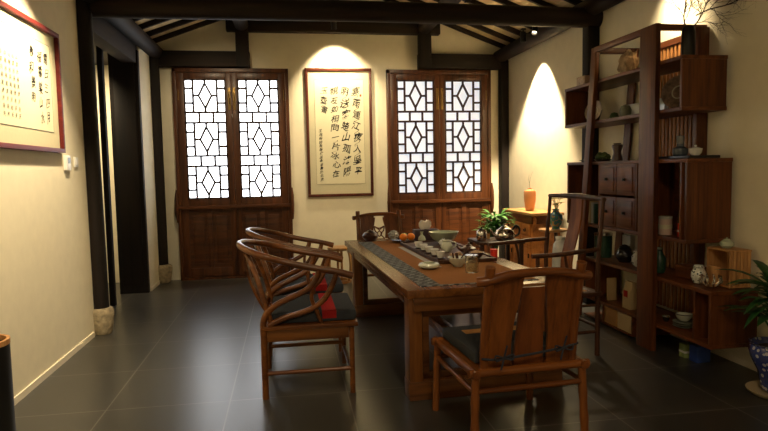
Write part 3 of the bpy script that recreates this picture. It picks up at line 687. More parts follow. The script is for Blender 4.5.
# ---------------------------------------------------------------- low back chair (yoke rail with bamboo shaped members)
def knobby(mb, a, b, r):
    a = Vector(a); b = Vector(b); n = 9; P = []; Q = []
    for i in range(n+1):
        t = i/n; P.append(a.lerp(b, t)); Q.append(r*(1+.14*(1 if i in (3, 6) else 0)))
    mb.tube(P, Q, 12, 3); return mb
def low_chair(label, carved=False):
    t = thing('low_back_chair', label, 'chair')
    w, d = .335, .335
    for sx in (-1, 1):
        for sy in (-1, 1): knobby(MB(), (sx*w*.99, sy*d, 0), (sx*(w-.018), sy*(d-.018), .44), .0225).build('leg', chZ, t)
    z = .455
    for s_ in (-1, 1):
        knobby(MB(), (-w-.02, s_*(d-.015), z), (w+.02, s_*(d-.015), z), .024).build('seat_rail', chX, t)
        knobby(MB(), (s_*(w-.015), -d-.02, z), (s_*(w-.015), d+.02, z), .024).build('side_rail', chY, t)
    MB().box(-w+.02, w-.02, -d+.02, d-.02, z-.005, z+.018, .004).build('seat', chX, t)
    z = .355
    for s_ in (-1, 1):
        knobby(MB(), (-w+.005, s_*(d-.012), z), (w-.005, s_*(d-.012), z), .015).build('stretcher', chX, t)
        knobby(MB(), (s_*(w-.012), -d+.005, z), (s_*(w-.012), d-.005, z), .015).build('stretcher', chY, t)
    # back leaning rearwards, curved
    def bk(z): u = (z-.46)/.57; return -d+.035-.05*u-.05*u*u
    zs = [.46, .6, .75, .9, 1.04]
    for sx in (-1, 1):
        MB().tube([(sx*(.262-.0*z), bk(z), z) for z in zs], [.024, .026, .025, .025, .027], 12, 4).build('back_post', chZ, t)
    cr = MB(); yk = bk(.985)
    cr.tube([(-.325, yk+.02, .960), (-.27, yk+.0, .965), (-.15, yk-.01, .992), (0, yk-.014, 1.0), (.15, yk-.01, .992), (.27, yk, .965), (.325, yk+.02, .960)], [.026, .027, .024, .024, .024, .027, .026], 12, 4)
    cr.build('crest_rail', chX, t)
    def splat(xa0, xa1, xb0, xb1, z0, z1, y_off=.0, name='splat', m=chZ):
        mb = MB(); n = 10; prev = None
        for i in range(n+1):
            u = i/n; z = z0+(z1-z0)*u; y = bk(z)+y_off+.006
            wv = .012*math.sin(u*PI*1.5)
            a = xa0*(1-u)+xb0*u; b = xa1*(1-u)+xb1*u
            if a*b > 0:
                if a > 0: a += wv
                else: b -= wv
            c = [mb.bm.verts.new((a, y-.008, z)), mb.bm.verts.new((b, y-.008, z)), mb.bm.verts.new((b, y+.008, z)), mb.bm.verts.new((a, y+.008, z))]
            if prev:
                for k in range(4): mb.bm.faces.new((prev[k], prev[(k+1) % 4], c[(k+1) % 4], c[k]))
            else: mb.bm.faces.new(c[::-1])
            prev = c
        mb.bm.faces.new(prev); return mb.build(name, m, t)
    splat(-.24, -.105, -.235, -.075, .47, .985); splat(.105, .24, .075, .235, .47, .985)
    if not carved:
        splat(-.088, .088, -.066, .066, .47, .915, .004, 'centre_splat', shZ)
    else:
        splat(-.088, .088, -.066, .066, .47, .70, .004, 'centre_splat', shZ)
        y = bk(.78)
        cv = MB()
        for s in (-1, 1):
            cv.tube([(s*.062, y, .70), (s*.02, y, .75), (s*.055, y, .80), (s*.062, bk(.85), .85)], .008, 8, 4).tube([(s*.0, y, .72), (s*.03, y, .76), (s*.0, y, .80), (s*.05, y, .84)], .007, 8, 4)
        cv.tube([(-.062, bk(.85), .85), (0, bk(.83), .825), (.062, bk(.85), .85)], .008, 8, 4)
        cv.build('carving', shZ, t)
        splat(-.1, -.066, -.075, -.06, .70, .96, 0, 'centre_stile'); splat(.066, .1, .06, .075, .70, .96, 0, 'centre_stile')
    return t, bk
fc, bk = low_chair('low-backed wooden chair with slate cushion at the near end of the tea table')
cushion = MB().box(-.29, .29, -.24, .325, .476, .545, .022).build('cushion', bluegrey, fc)
tag(MB().box(-.20, .20, .12, .20, .5445, .5485, .001).build('cushion_stripe', tancloth, cushion), 'tan stripe')
MB().box(-.075, .075, -.292, -.24, .476, .60, .018).build('cushion_flap', bluegrey, cushion)
yb = bk(.55)-.038
tie = MB().tube([(-.285, yb+.02, .535), (-.2, yb, .53), (0, yb-.004, .545), (.2, yb, .565), (.285, yb+.02, .575)], .007, 8, 4)
for cx in (-.17, .18):
    z = .55+cx*.07
    tie.tube([(cx, yb-.01, z), (cx-.05, yb-.02, z+.02), (cx-.045, yb-.02, z-.01), (cx, yb-.01, z)], .005, 6, 3).tube([(cx, yb-.01, z), (cx+.05, yb-.02, z+.02), (cx+.045, yb-.02, z-.01), (cx, yb-.01, z)], .005, 6, 3)
    tie.tube([(cx, yb-.012, z), (cx-.02, yb-.02, z-.06)], .005, 6).tube([(cx, yb-.012, z), (cx+.015, yb-.02, z+.07)], .005, 6)
tie.build('cushion_tie', navytie, cushion)
place(fc, (1.255, 3.345, 0), R(4))
farc, _ = low_chair('low-backed wooden chair with a carved openwork splat at the far end of the table', True)
place(farc, (1.12, 7.02, 0), PI)

# ---------------------------------------------------------------- horseshoe armchairs (local: facing +X)
def horseshoe(label):
    t = thing('horseshoe_armchair', label, 'armchair', group=None)
    xr, xf, hw = -.30, .30, .325
    r = .0185
    for sy in (-1, 1):
        MB().tube([(xf, sy*hw, 0), (xf, sy*hw, .47)], .019, 12).build('leg', hsW, t)
        # rear leg sweeps up and forward into the arm rail
        MB().tube([(xr, sy*hw, 0), (xr, sy*hw, .42), (xr+.00, sy*hw, .53), (xr+.03, sy*hw, .60), (xr+.10, sy*(hw+.003), .655), (xr+.20, sy*(hw+.01), .70), (xr+.31, sy*(hw+.025), .755), (xr+.365, sy*(hw+.045), .825), (xr+.385, sy*(hw+.052), .888)], [.023]*4+[.021]*5, 12, 5).build('leg', hsW, t)
        # arm strut from the seat rail
        MB().tube([(xr+.03, sy*(hw-.0), .505), (xr+.14, sy*(hw+.0), .555), (xr+.30, sy*(hw+.005), .60), (xr+.40, sy*(hw+.015), .66), (xr+.455, sy*(hw+.03), .74), (xr+.485, sy*(hw+.045), .81), (xr+.50, sy*(hw+.052), .862)], .020, 12, 5).build('arm_strut', hsW, t)
        MB().tube([(xr+.395, sy*(hw-.01), .50), (xr+.36, sy*(hw+.0), .60), (xr+.33, sy*(hw+.015), .68), (xr+.335, sy*(hw+.02), .76)], .014, 10, 4).build('arm_spindle', hsW, t)
        # crossing back strut
        MB().tube([(xr-.10, sy*.20, .985), (xr-.045, sy*.27, .86), (xr-.01, sy*.30, .75), (xr+.02, sy*.315, .64), (xr+.055, sy*(hw-.01), .51)], .018, 10, 5).build('back_strut', hsW, t)
    pts = []
    tip = [(.31, .835), (.20, .868), (.08, .892), (-.05, .922), (-.17, .955)]
    left = [(x, -(.375-.0*x), z) for x, z in tip]
    arc = []
    cx, ry, rx = -.17, .375, .295
    for k in range(1, 8):
        a = PI*k/8
        arc.append((cx-rx*math.sin(a), -ry*math.cos(a), .955+.085*math.sin(a)))
    right = [(x, .375, z) for x, z in tip][::-1]
    allp = left+arc+right
    rr = [.025]+[.023]*(len(allp)-2)+[.026]
    MB().tube(allp, rr, 12, 4).build('arm_rail', hsW, t)
    # central splat
    mb = MB(); n = 8; prev = None
    for i in range(n+1):
        u = i/n; z = .505+(1.01-.505)*u; x = xr+.03-.16*u-.04*math.sin(u*PI)
        c = [mb.bm.verts.new(p) for p in ((x-.008, -.075, z), (x-.008, .075, z), (x+.008, .075, z), (x+.008, -.075, z))]
        if prev:
            for k in range(4): mb.bm.faces.new((prev[k], prev[(k+1) % 4], c[(k+1) % 4], c[k]))
        else: mb.bm.faces.new(c[::-1])
        prev = c
    mb.bm.faces.new(prev); mb.build('splat', hsW, t)
    MB().box(xr-.02, xf+.045, -hw-.025, hw+.025, .475, .505, .008).build('seat', hsW, t)
    MB().box(xr+.02, xf-.02, -hw-.008, -hw+.012, .395, .475, .003).box(xr+.02, xf-.02, hw-.012, hw+.008, .395, .475, .003).box(xf-.01, xf+.01, -hw, hw, .395, .475, .003).box(xr-.01, xr+.01, -hw, hw, .395, .475, .003).build('apron', tabX, t)
    for sy in (-1, 1): MB().tube([(xr, sy*hw, .175), (xf, sy*hw, .175)], .015, 10).build('stretcher', hsW, t)
    MB().tube([(xf, -hw, .14), (xf, hw, .14)], .014, 10).build('stretcher', hsW, t); MB().tube([(xr, -hw, .23), (xr, hw, .23)], .012, 10).build('stretcher', hsW, t)
    c = MB().box(xr+.05, xf+.04, -hw+.02, hw-.02, .507, .585, .025).build('cushion', bluegrey, t)
    tag(MB().box(.10, .20, -hw+.0185, hw-.0185, .530, .5865, .004).build('cushion_stripe', redcloth, c), 'red stripe')
    return t
h1 = horseshoe('horseshoe-backed armchair with slate cushion and red stripe, nearer of the pair left of the table')
place(h1, (.11, 4.40, 0), 0)
h2 = copy_tree(h1); place(h2, (.11, 5.37, 0), 0)
h2['label'] = 'horseshoe-backed armchair left of the table, the one farther back beside the drum stool'
h1['group'] = h2['group'] = 'horseshoe armchairs along the left of the table'

# ---------------------------------------------------------------- tall yoke-back armchair on the right (local: facing +X)
t = thing('yoke_back_armchair', 'tall dark wooden armchair with a curved splat at the right side of the table', 'armchair', (2.165, 4.86, 0), PI+R(5))
hw, xb, xf = .415, -.27, .27
for sy in (-1, 1):
    MB().tube([(xb, sy*hw, 0), (xb, sy*hw, .53), (xb-.005, sy*hw, .85), (xb-.03, sy*hw, 1.10), (xb-.045, sy*hw, 1.29)], [.021, .021, .018, .016, .016], 12, 4).build('leg', acW, t)
    MB().tube([(xf, sy*hw, 0), (xf, sy*hw, .53), (xf+.0, sy*hw, .84)], [.021, .021, .016], 12, 3).build('leg', acW, t)
    MB().tube([(xb-.01, sy*hw, .875), (-.1, sy*(hw+.015), .868), (.1, sy*(hw+.02), .855), (xf+.05, sy*(hw), .85)], [.016, .018, .019, .018], 12, 4).build('arm', acW, t)
    MB().tube([(.03, sy*(hw-.01), .53), (.01, sy*(hw+.0), .70), (.04, sy*(hw+.015), .86)], .012, 10, 4).build('arm_spindle', acW, t)
MB().tube([(xb-.045, -hw-.015, 1.28), (xb-.06, -hw+.12, 1.285), (xb-.075, 0, 1.29), (xb-.06, hw-.12, 1.285), (xb-.045, hw+.015, 1.28)], [.018, .02, .026, .02, .018], 12, 5).build('crest_rail', acW, t)
mb = MB(); n = 12; prev = None
for i in range(n+1):
    u = i/n; z = .53+(1.285-.53)*u; x = xb+.02-.09*u+.05*math.sin(u*PI*1.6)*(1-u)
    c = [mb.bm.verts.new(p) for p in ((x-.008, -.085, z), (x-.008, .085, z), (x+.008, .085, z), (x+.008, -.085, z))]
    if prev:
        for k in range(4): mb.bm.faces.new((prev[k], prev[(k+1) % 4], c[(k+1) % 4], c[k]))
    else: mb.bm.faces.new(c[::-1])
    prev = c
mb.bm.faces.new(prev); mb.build('splat', acS, t)
MB().box(xb-.03, xf+.03, -hw-.03, -hw+.05, .495, .53, .006).box(xb-.03, xf+.03, hw-.05, hw+.03, .495, .53, .006).box(xb-.03, xb+.05, -hw+.05, hw-.05, .495, .53, .006).box(xf-.05, xf+.03, -hw+.05, hw-.05, .495, .53, .006).build('seat_frame', acW, t)
mb = MB(); k = -hw+.05
while k < hw-.05:
    mb.box(xb+.05, xf-.05, k, k+.022, .505, .526, .004); k += .024
mb.build('woven_seat', seatw, t)
for a_, b_, r_ in [((xb, sy*hw, z_), (xf, sy*hw, z_), q) for sy in (-1, 1) for z_, q in ((.20, .014), (.42, .011))]+[((xf, -hw, .14), (xf, hw, .14), .016), ((xb, -hw, .24), (xb, hw, .24), .014)]:
    MB().tube([a_, b_], r_, 10).build('stretcher', acW, t)

# ---------------------------------------------------------------- drum stool
t = thing('drum_stool', 'pale wooden openwork drum stool against the back wall below the scroll', 'stool', (.69, 8.25, 0))
MB().lathe([(0, .455), (.15, .455), (.165, .465), (.17, .48), (.165, .495), (.15, .50), (0, .50)], seg=32).build('seat', stW, t)
for k in range(6):
    a = 2*PI*k/6+.3
    MB().tube([(.145*math.cos(a), .145*math.sin(a), .46), (.175*math.cos(a), .175*math.sin(a), .38), (.185*math.cos(a), .185*math.sin(a), .24), (.17*math.cos(a), .17*math.sin(a), .10), (.14*math.cos(a), .14*math.sin(a), .03)], [.017, .02, .017, .02, .017], 10, 4).build('leg', stW, t)
MB().lathe([(.12, 0), (.155, 0), (.16, .02), (.155, .04), (.12, .04), (.12, 0)], seg=32).build('base_ring', stW, t)

# ---------------------------------------------------------------- sideboard
t = thing('sideboard', 'orange-brown wooden sideboard against the right wall in the back corner', 'sideboard', (3.18, 7.50, 0))
X0, X1, Y0, Y1 = -.20, .235, -.50, .52
MB().box(X0, X1-.005, Y0, Y1, .945, .98, .006).build('top', sbT, t)
MB().box(X0+.04, X1-.01, Y0+.10, Y1-.05, .16, .84, .004).build('carcass', sbY, t)
MB().box(X0+.02, X1-.01, Y0+.05, Y1-.03, .84, .945, .004).build('frieze', shY, t)
for i in range(3):
    y0 = Y0+.12+i*.29
    dr = MB().box(X0+.022, X0+.04, y0, y0+.27, .69, .83, .005).build('drawer', sbY, t)
    MB().lathe([(0, 0), (.018, 0), (.018, -.004), (0, -.006)], axis=Matrix.Translation((X0+.02, y0+.135, .76)) @ Matrix.Rotation(PI/2, 4, 'Y'), seg=14).tube([(X0+.012, y0+.11, .76), (X0+.006, y0+.115, .735), (X0+.006, y0+.155, .735), (X0+.012, y0+.16, .76)], .005, 8, 3).build('pull', iron, dr)
    dd = MB().box(X0+.022, X0+.04, y0, y0+.27, .19, .67, .005).box(X0+.014, X0+.024, y0+.05, y0+.22, .24, .62, .004).build('cabinet_door', sbY, t)
    MB().box(X0+.008, X0+.022, y0+.015, y0+.03, .40, .46, .003).build('pull', iron, dd)
for y in (Y0+.13, Y1-.10):
    for x in (X0+.06, X1-.05): MB().box(x-.022, x+.022, y-.022, y+.022, 0, .16, .003).build('leg', sbY, t)
for y in (Y0+.05,):
    MB().tube([(X0+.06, y+.045, .93), (X0+.06, y-.005, .88), (X0+.06, y+.02, .80), (X0+.06, y+.045, .74)], [.03, .022, .022, .012], 10, 4).build('scroll_bracket', sbY, t)
t = thing('tall_vase', 'tall matte orange cylindrical vase on the sideboard', 'vase', (3.15, 7.46, .981))
MB().lathe([(0, 0), (.05, 0), (.058, .02), (.076, .14), (.08, .24), (.072, .265), (.03, .28), (.026, .285), (.03, .295), (.022, .295), (.02, .28), (0, .27)], seg=28).build('body', terracotta, t)
tw = MB().tube([(0, 0, .27), (.005, .02, .36), (.03, .03, .46), (.06, .03, .52)], [.004, .003, .002, .001], 6, 4).tube([(.005, .02, .36), (-.01, .02, .42), (-.0, .01, .48)], [.003, .002, .001], 6, 4)
tw.build('dry_sprig', plain('grey_sprig', (.35, .38, .30), .9), t)

# plant stand + enamel vase + flowers, white jar
t = thing('plant_stand', 'small round-topped pale wooden stand beside the sideboard', 'stand', (2.93, 6.28, 0))
MB().lathe([(0, .83), (.14, .83), (.16, .84), (.16, .855), (0, .86)], seg=28).build('top', sbT, t)
for k in range(3):
    a = 2*PI*k/3+.5; MB().tube([(.05*math.cos(a), .05*math.sin(a), .835), (.08*math.cos(a), .08*math.sin(a), .5), (.14*math.cos(a), .14*math.sin(a), 0)], .014, 10, 4).build('leg', acW, t)
t = thing('enamel_vase', 'blue and green patterned vase of cream flowers on the round stand', 'vase', (2.95, 6.26, .861))
MB().lathe([(0, 0), (.045, 0), (.04, .012), (.065, .06), (.078, .11), (.07, .16), (.035, .19), (.03, .205), (.042, .22), (.036, .22), (.026, .20), (0, .19)], seg=28).build('body', vase_blue, t)
rr = random.Random(5); fl_ = MB(); stq = MB()
for k in range(14):
    a = rr.uniform(0, 2*PI); r0 = rr.uniform(.01, .075); z = rr.uniform(.26, .36); p = Vector((r0*math.cos(a), r0*math.sin(a), z))
    stq.tube([(0, 0, .17), p*.5+Vector((0, 0, .12)), p], .0025, 5)
    for j in range(5):
        b = j*2*PI/5; fl_.leaf(p, (math.cos(b), math.sin(b), .5), .045, .034, .6, 3)
fl_.build('flowers', creamflower, t, thick=.001); stq.build('stems', leafg, t)
t = thing('ceramic_jar', 'tall white ceramic jar standing on the floor before the round stand', 'jar', (2.81, 5.86, 0))
MB().lathe([(0, 0), (.10, 0), (.105, .03), (.09, .3), (.085, .5), (.08, .66), (.07, .74), (.045, .78), (.05, .82), (.042, .82), (.038, .78), (0, .76)], seg=28).build('body', white, t)
MB().tube([(.045, 0, .80), (.075, 0, .79), (.08, 0, .75), (.062, 0, .72)], .009, 8, 4).build('handle', white, t)

# leafy plant behind the table
def potted(name, label, loc, pot_prof, pot_m, leaves, z0, seed, m, spread=.5, L=(.25, .4), w=.05, rise=(.3, 1.4), saucer=None, tall=0, droop=.9, ymax=99):
    t = thing(name, label, 'plant', loc); rr = random.Random(seed)
    MB().lathe(pot_prof, seg=32).build('pot', pot_m, t)
    zt = max(z for r_, z in pot_prof); rt = pot_prof[-3][0]
    MB().lathe([(0, zt-.03), (rt*.8, zt-.03), (rt*.8, zt-.045), (0, zt-.045)], seg=20).build('soil', soil, t)
    lv = MB(); st = MB()
    for k in range(leaves):
        a = rr.uniform(0, 2*PI); s = rr.uniform(.02, spread); h = z0+rr.uniform(0, tall)
        b = Vector((s*.35*math.cos(a), s*.35*math.sin(a), h)); d = Vector((math.cos(a), math.sin(a), rr.uniform(*rise)))
        st.tube([(0, 0, zt-.04), (b.x*.4, b.y*.4, (zt+h)/2), b], .006, 6, 3)
        lv.leaf(b, d, rr.uniform(*L), w*rr.uniform(.7, 1.2), droop)
    for bmx in (lv.bm, st.bm):
        for v in bmx.verts:
            v.co.x = min(v.co.x, XR-.02-loc[0]); v.co.y = min(v.co.y, ymax-loc[1])
    lv.build('foliage', m, t, thick=.0015); st.build('stems', leafd, t)
    return t
potted('potted_plant', 'bushy green pot plant standing behind the kettle beside the right lattice door', (2.62, 7.35, 0),
       [(0, 0), (.13, 0), (.15, .05), (.18, .34), (.19, .36), (.17, .36), (.15, .30), (0, .28)], darkclay, 95, .62, 4, leafg, .35, (.13, .24), .055, (.1, 1.3), tall=.33)
pp = potted('potted_plant', 'dark broad-leaved plant in a blue and white pot at the right edge', (3.19, 3.44, 0),
       [(0, .035), (.085, .035), (.095, .07), (.11, .16), (.15, .24), (.165, .30), (.15, .335), (.165, .35), (.15, .35), (.135, .33), (.13, .25), (0, .22)], bluewhite, 70, .48, 11, leafd, .25, (.22, .36), .06, (.0, 1.0), tall=.28, droop=.7, ymax=3.80)
MB().lathe([(0, 0), (.14, 0), (.17, .02), (.175, .033), (.165, .033), (.13, .015), (0, .015)], seg=30).build('saucer', plain('cream_saucer', (.45, .36, .22), .5), pp)

# ---------------------------------------------------------------- the shelf unit
sh = thing('display_shelf', 'tall dark reddish-brown wooden display shelf of offset boxes along the right wall', 'shelf', (3.0, 5.0, 0))
def SB(mb, x0, x1, y0, y1, z0, z1, b=.003): return mb.box(x0-3.0, x1-3.0, y0-5.0, y1-5.0, z0, z1, b)
XW = 3.41
# near frame: broad front board, rear board, rails
SB(MB(), 2.955, 2.998, 4.47, 4.69, 0, 2.685).build('front_post', shZ, sh)
SB(MB(), 3.31, XW, 4.44, 4.49, 0, 2.655).build('rear_post', shZ, sh)
fr = MB(); SB(fr, 2.998, XW, 4.47, 4.50, 2.63, 2.68); fr.build('top_rail', shX, sh)
fr = MB(); SB(fr, 2.998, XW, 5.43, 5.47, 2.63, 2.685); fr.build('top_rail', shX, sh)
MB().bar((-.023, -.31, 2.66), (-.023, .46, 2.665), .05, .043, (1, 0, 0)).build('top_rail', shY, sh)
MB().bar((-.023, .46, 2.685), (-.023, .79, 0), .095, .04, (1, 0, 0)).build('leaning_post', shZ, sh)
MB().bar((.387, .46, 2.685), (.387, .80, 0), .11, .025, (1, 0, 0)).build('leaning_post', shZ, sh)
SB(MB(), 3.375, XW, 4.49, 5.12, 2.60, 2.655).build('slat_rail', shY, sh)
for k in range(12):
    y = 4.515+k*.053
    SB(MB(), 3.391, 3.408, y, y+.026, .25, 2.60, .002).build('back_slat', slatW, sh)
def cabinet(name, y0, y1, z0, z1, divs, t=.03, x1=3.388):
    b = MB(); SB(b, 3.0, x1, y0, y1, z1-t, z1); SB(b, 3.0, x1, y0, y1, z0, z0+t)
    o = b.build(name, shY, sh)
    SB(MB(), 3.003, x1-.003, y0+.003, y0+t, z0+t, z1-t).build('end_panel', shZ, sh); SB(MB(), 3.003, x1-.003, y1-t, y1-.003, z0+t, z1-t).build('end_panel', shZ, sh)
    for y in divs: SB(MB(), 3.005, x1-.005, y-.012, y+.012, z0+t, z1-t).build('divider', shZ, sh)
cabinet('upper_box', 4.20, 6.16, 1.965, 2.385, [])
cabinet('middle_box', 4.12, 6.10, .94, 1.595, [5.43, 4.80, 4.20])
cabinet('lower_box', 3.83, 5.70, .20, .625, [4.02])
for a_, b_ in ((4.815, 5.415), (5.445, 6.065), (4.215, 4.785)): SB(MB(), 3.36, 3.37, a_, b_, .972, 1.563, 0).build('back_board', shY, sh)
# drawers 2 x 2
for iz in (0, 1):
    for iy in (0, 1):
        y0 = 4.82+iy*.305; z0 = .975+iz*.305
        d = MB(); SB(d, 3.004, 3.03, y0, y0+.295, z0, z0+.285, .005); SB(d, 2.996, 3.006, y0+.03, y0+.265, z0+.03, z0+.255, .004)
        d = d.build('drawer', shY, sh)
        MB().lathe([(0, 0), (.016, 0), (.016, .004), (.008, .008), (.014, .022), (0, .026)], axis=Matrix.Translation((-.003, y0+.148-5.0, z0+.145)) @ Matrix.Rotation(-PI/2, 4, 'Y'), seg=14).build('knob', iron, d)
b = MB(); SB(b, 3.0, 3.375, 4.02, 5.70, .625, .63, 0); 
# extra low tier with pale drawers
b = MB(); SB(b, 3.0, 3.375, 4.82, 5.70, .02, .035); SB(b, 3.0, 3.375, 5.32, 5.34, .035, .199); SB(b, 3.0, 3.375, 4.82, 4.84, .035, .199); b.build('base_tier', shY, sh)
for i, m in enumerate((tancloth, tanbag)):
    y0 = 4.845+(1-i)*.238
    SB(MB(), 3.004, 3.02, y0, y0+.228, .04, .196, .003).build('pale_drawer', m, sh)

# things on the shelf -------------------------------------------------------
def lath(name, label, cat, loc, prof, m, seg=24, part='body', extra=None, group=None, lob=0, nl=0):
    t = thing(name, label, cat, loc, 0, group); MB().lathe(prof, seg=seg, lob=lob, nl=nl).build(part, m, t)
    if extra: extra(t)
    return t
ZA, ZAi, ZM, ZMi, ZL, ZLi = 2.386, 1.996, 1.596, .971, .632, .231
def ext_branch(t):
    rr = random.Random(21); mb = MB()
    def grow(p, d, L, r, depth):
        n = 4; pts = [p]; rs = [r]
        for i in range(n):
            d = (d+Vector((rr.uniform(-.35, .35), rr.uniform(-.3, .3), rr.uniform(-.3, .3)))).normalized()
            p = p+d*L/n; pts.append(p); rs.append(r*(1-.5*(i+1)/n))
            if depth < 3 and i >= 0:
                for q in range(2 if depth < 2 else 1):
                    dd = (d+Vector((rr.uniform(-.9, .9), rr.uniform(-.7, .7), rr.uniform(-.6, .8)))).normalized()
                    grow(p, dd, L*rr.uniform(.45, .7), r*.5, depth+1)
        mb.tube(pts, rs, 5, 2)
    grow(Vector((0, 0, .22)), Vector((-.12, .25, 1)), .30, .007, 0)
    grow(Vector((0, 0, .22)), Vector((.35, -.35, .75)), .30, .006, 0)
    grow(Vector((.04, -.03, .33)), Vector((.35, -.95, .15)), .42, .006, 0)
    for v in mb.bm.verts: v.co.x = min(v.co.x, .235-.02*(v.co.z > .5))
    tag(mb.build('branches', twig, t), 'bare dry twigs')
lath('branch_vase', 'black cylindrical vase of bare twigs on top of the shelf', 'vase', (3.17, 4.37, ZA), [(0, 0), (.048, 0), (.052, .01), (.052, .20), (.045, .24), (.04, .25), (.034, .25), (.038, .235), (0, .22)], blackmetal, extra=ext_branch)
t = thing('scholar_rock', 'pale craggy ornamental rock on top of the upper box', 'rock', (3.16, 5.20, ZA))
bm = MB(); bmesh.ops.create_icosphere(bm.bm, subdivisions=4, radius=1)
for v in bm.bm.verts:
    n = noise.noise(v.co*2.1)*.3+noise.noise(v.co*5)*.14; v.co *= 1+n; v.co.x *= .07; v.co.y *= .11; v.co.z = max(0, (v.co.z+.86)*.12)
bm.build('rock', rock, t)
t = thing('mantel_clock', 'small boxy brown clock standing at the far end of the top box', 'clock', (3.12, 5.98, ZA))
MB().box(-.03, .03, -.09, .09, 0, .11, .006).build('case', plain('pinkish_wood', (.36, .23, .15), .5), t); MB().box(-.033, -.03, -.07, .07, .02, .09).build('dial', plate_m, t)
def stand_plate(label, loc, r, rz=0, m=plate_m):
    t = thing('display_plate', label, 'plate', loc, rz)
    A = Matrix.Translation((.03, 0, r+.012)) @ Matrix.Rotation(R(-78), 4, 'Y')
    MB().lathe([(0, 0), (r*.6, .004), (r*.92, .02), (r, .024), (r*.92, .014), (r*.6, -.004), (0, -.006)], axis=A, seg=36).build('dish', m, t)
    MB().lathe([(r*.35, .0062), (r*.42, .0066), (r*.42, .003), (r*.35, .003)], axis=A, seg=30).build('ring', paper, t)
    MB().tube([(-.05, -.05, .006), (.02, -.05, .012), (.075, -.05, .13)], .006, 8).tube([(-.05, .05, .006), (.02, .05, .012), (.075, .05, .13)], .006, 8).tube([(.02, -.05, .012), (.02, .05, .012)], .005, 8).build('plate_stand', iron, t)
stand_plate('large round patterned plate leaning at the near end of the upper box', (3.17, 4.50, ZAi), .135, R(28))
stand_plate('pale round plate on a stand at the far end of the upper box', (3.15, 5.83, ZAi), .11, R(20), plain('pale_plate', (.42, .34, .24), .4, var=.3, bscale=20))
t = thing('wall_photo', 'pale landscape picture card leaning inside the upper box', 'picture', (3.33, 5.17, ZAi))
MB().box(0, .012, -.32, .32, 0, .15, .002).build('card', palecard, t); MB().box(-.004, 0, -.28, .28, .015, .13, .001).build('print', celadonpale, t)
lath('round_stone', 'round grey-green stone ornament in the upper box', 'ornament', (3.15, 5.22, ZAi), [(0, 0), (.03, 0), (.05, .03), (.055, .07), (.04, .11), (0, .125)], plain('grey_green_stone', (.16, .17, .11), .5, var=.3), extra=lambda t: MB().box(-.04, .04, -.05, .05, -.0, .012, .002).build('base', iron, t))
lath('moss_ball', 'small green moss ball beside the round stone in the upper box', 'ornament', (3.20, 5.50, ZAi), [(0, 0), (.03, .005), (.045, .035), (.03, .07), (0, .08)], juniper)
# on the middle box
def ext_cup(t): MB().lathe([(0, .158), (.03, .158), (.036, .163), (.036, .168), (0, .17)], seg=20).build('lid', darkclay, t)
lath('brush_pot', 'dark brown waisted brush pot on the middle box', 'pot', (3.13, 5.32, ZM), [(0, 0), (.048, 0), (.05, .02), (.036, .07), (.036, .09), (.05, .14), (.046, .155), (0, .15)], darkclay, extra=ext_cup)
t = thing('bonsai_bowl', 'low green mossy plant in a dish on the middle box', 'plant', (3.14, 5.60, ZM))
MB().lathe([(0, 0), (.06, 0), (.09, .02), (.085, .022), (0, .012)], seg=24).build('dish', iron, t)
mb = MB()
for k in range(7):
    a = k*.9; mb.lathe([(0, 0), (.03, .01), (.036, .035), (.02, .058), (0, .065)], (.04*math.cos(a), .045*math.sin(a), .014+.008*(k % 3)), 10)
mb.build('moss', juniper, t)
t = thing('boat_ornament', 'small pale boat-shaped ornament at the far end of the middle box', 'ornament', (3.13, 5.93, ZM))
MB().lathe([(0, 0), (.03, 0), (.07, .018), (.066, .02), (0, .01)], seg=20).build('hull', iron, t); MB().tube([(0, .03, .012), (.0, 0, .045), (0, -.03, .05), (0, -.05, .03)], [.008, .016, .012, .004], 8, 3).build('figure', celadonpale, t)
t = thing('lacquer_tray', 'flat black lacquer tray at the near end of the middle box', 'tray', (3.17, 4.36, ZM))
MB().box(-.14, .125, -.22, .22, 0, .022, .004).build('tray', blacktray, t)
lath('blue_bottle', 'blue-grey bottle with a pale neck on the black tray', 'bottle', (3.18, 4.46, ZM+.023), [(0, 0), (.05, 0), (.06, .03), (.055, .06), (.028, .08), (.026, .10), (0, .10)], greymetal, extra=lambda t: MB().lathe([(0, .101), (.028, .101), (.03, .16), (.026, .165), (0, .165)], seg=20).build('neck', plain('grey_cork', (.22, .22, .22), .6), t))
lath('lidded_jar', 'squat white lidded jar on the black tray', 'jar', (3.17, 4.26, ZM+.023), [(0, 0), (.028, 0), (.045, .02), (.05, .045), (.0, .047)], white, extra=lambda t: MB().lathe([(.052, .047), (.05, .054), (.02, .064), (.006, .068), (.012, .08), (0, .085)], seg=22).build('lid', white, t))
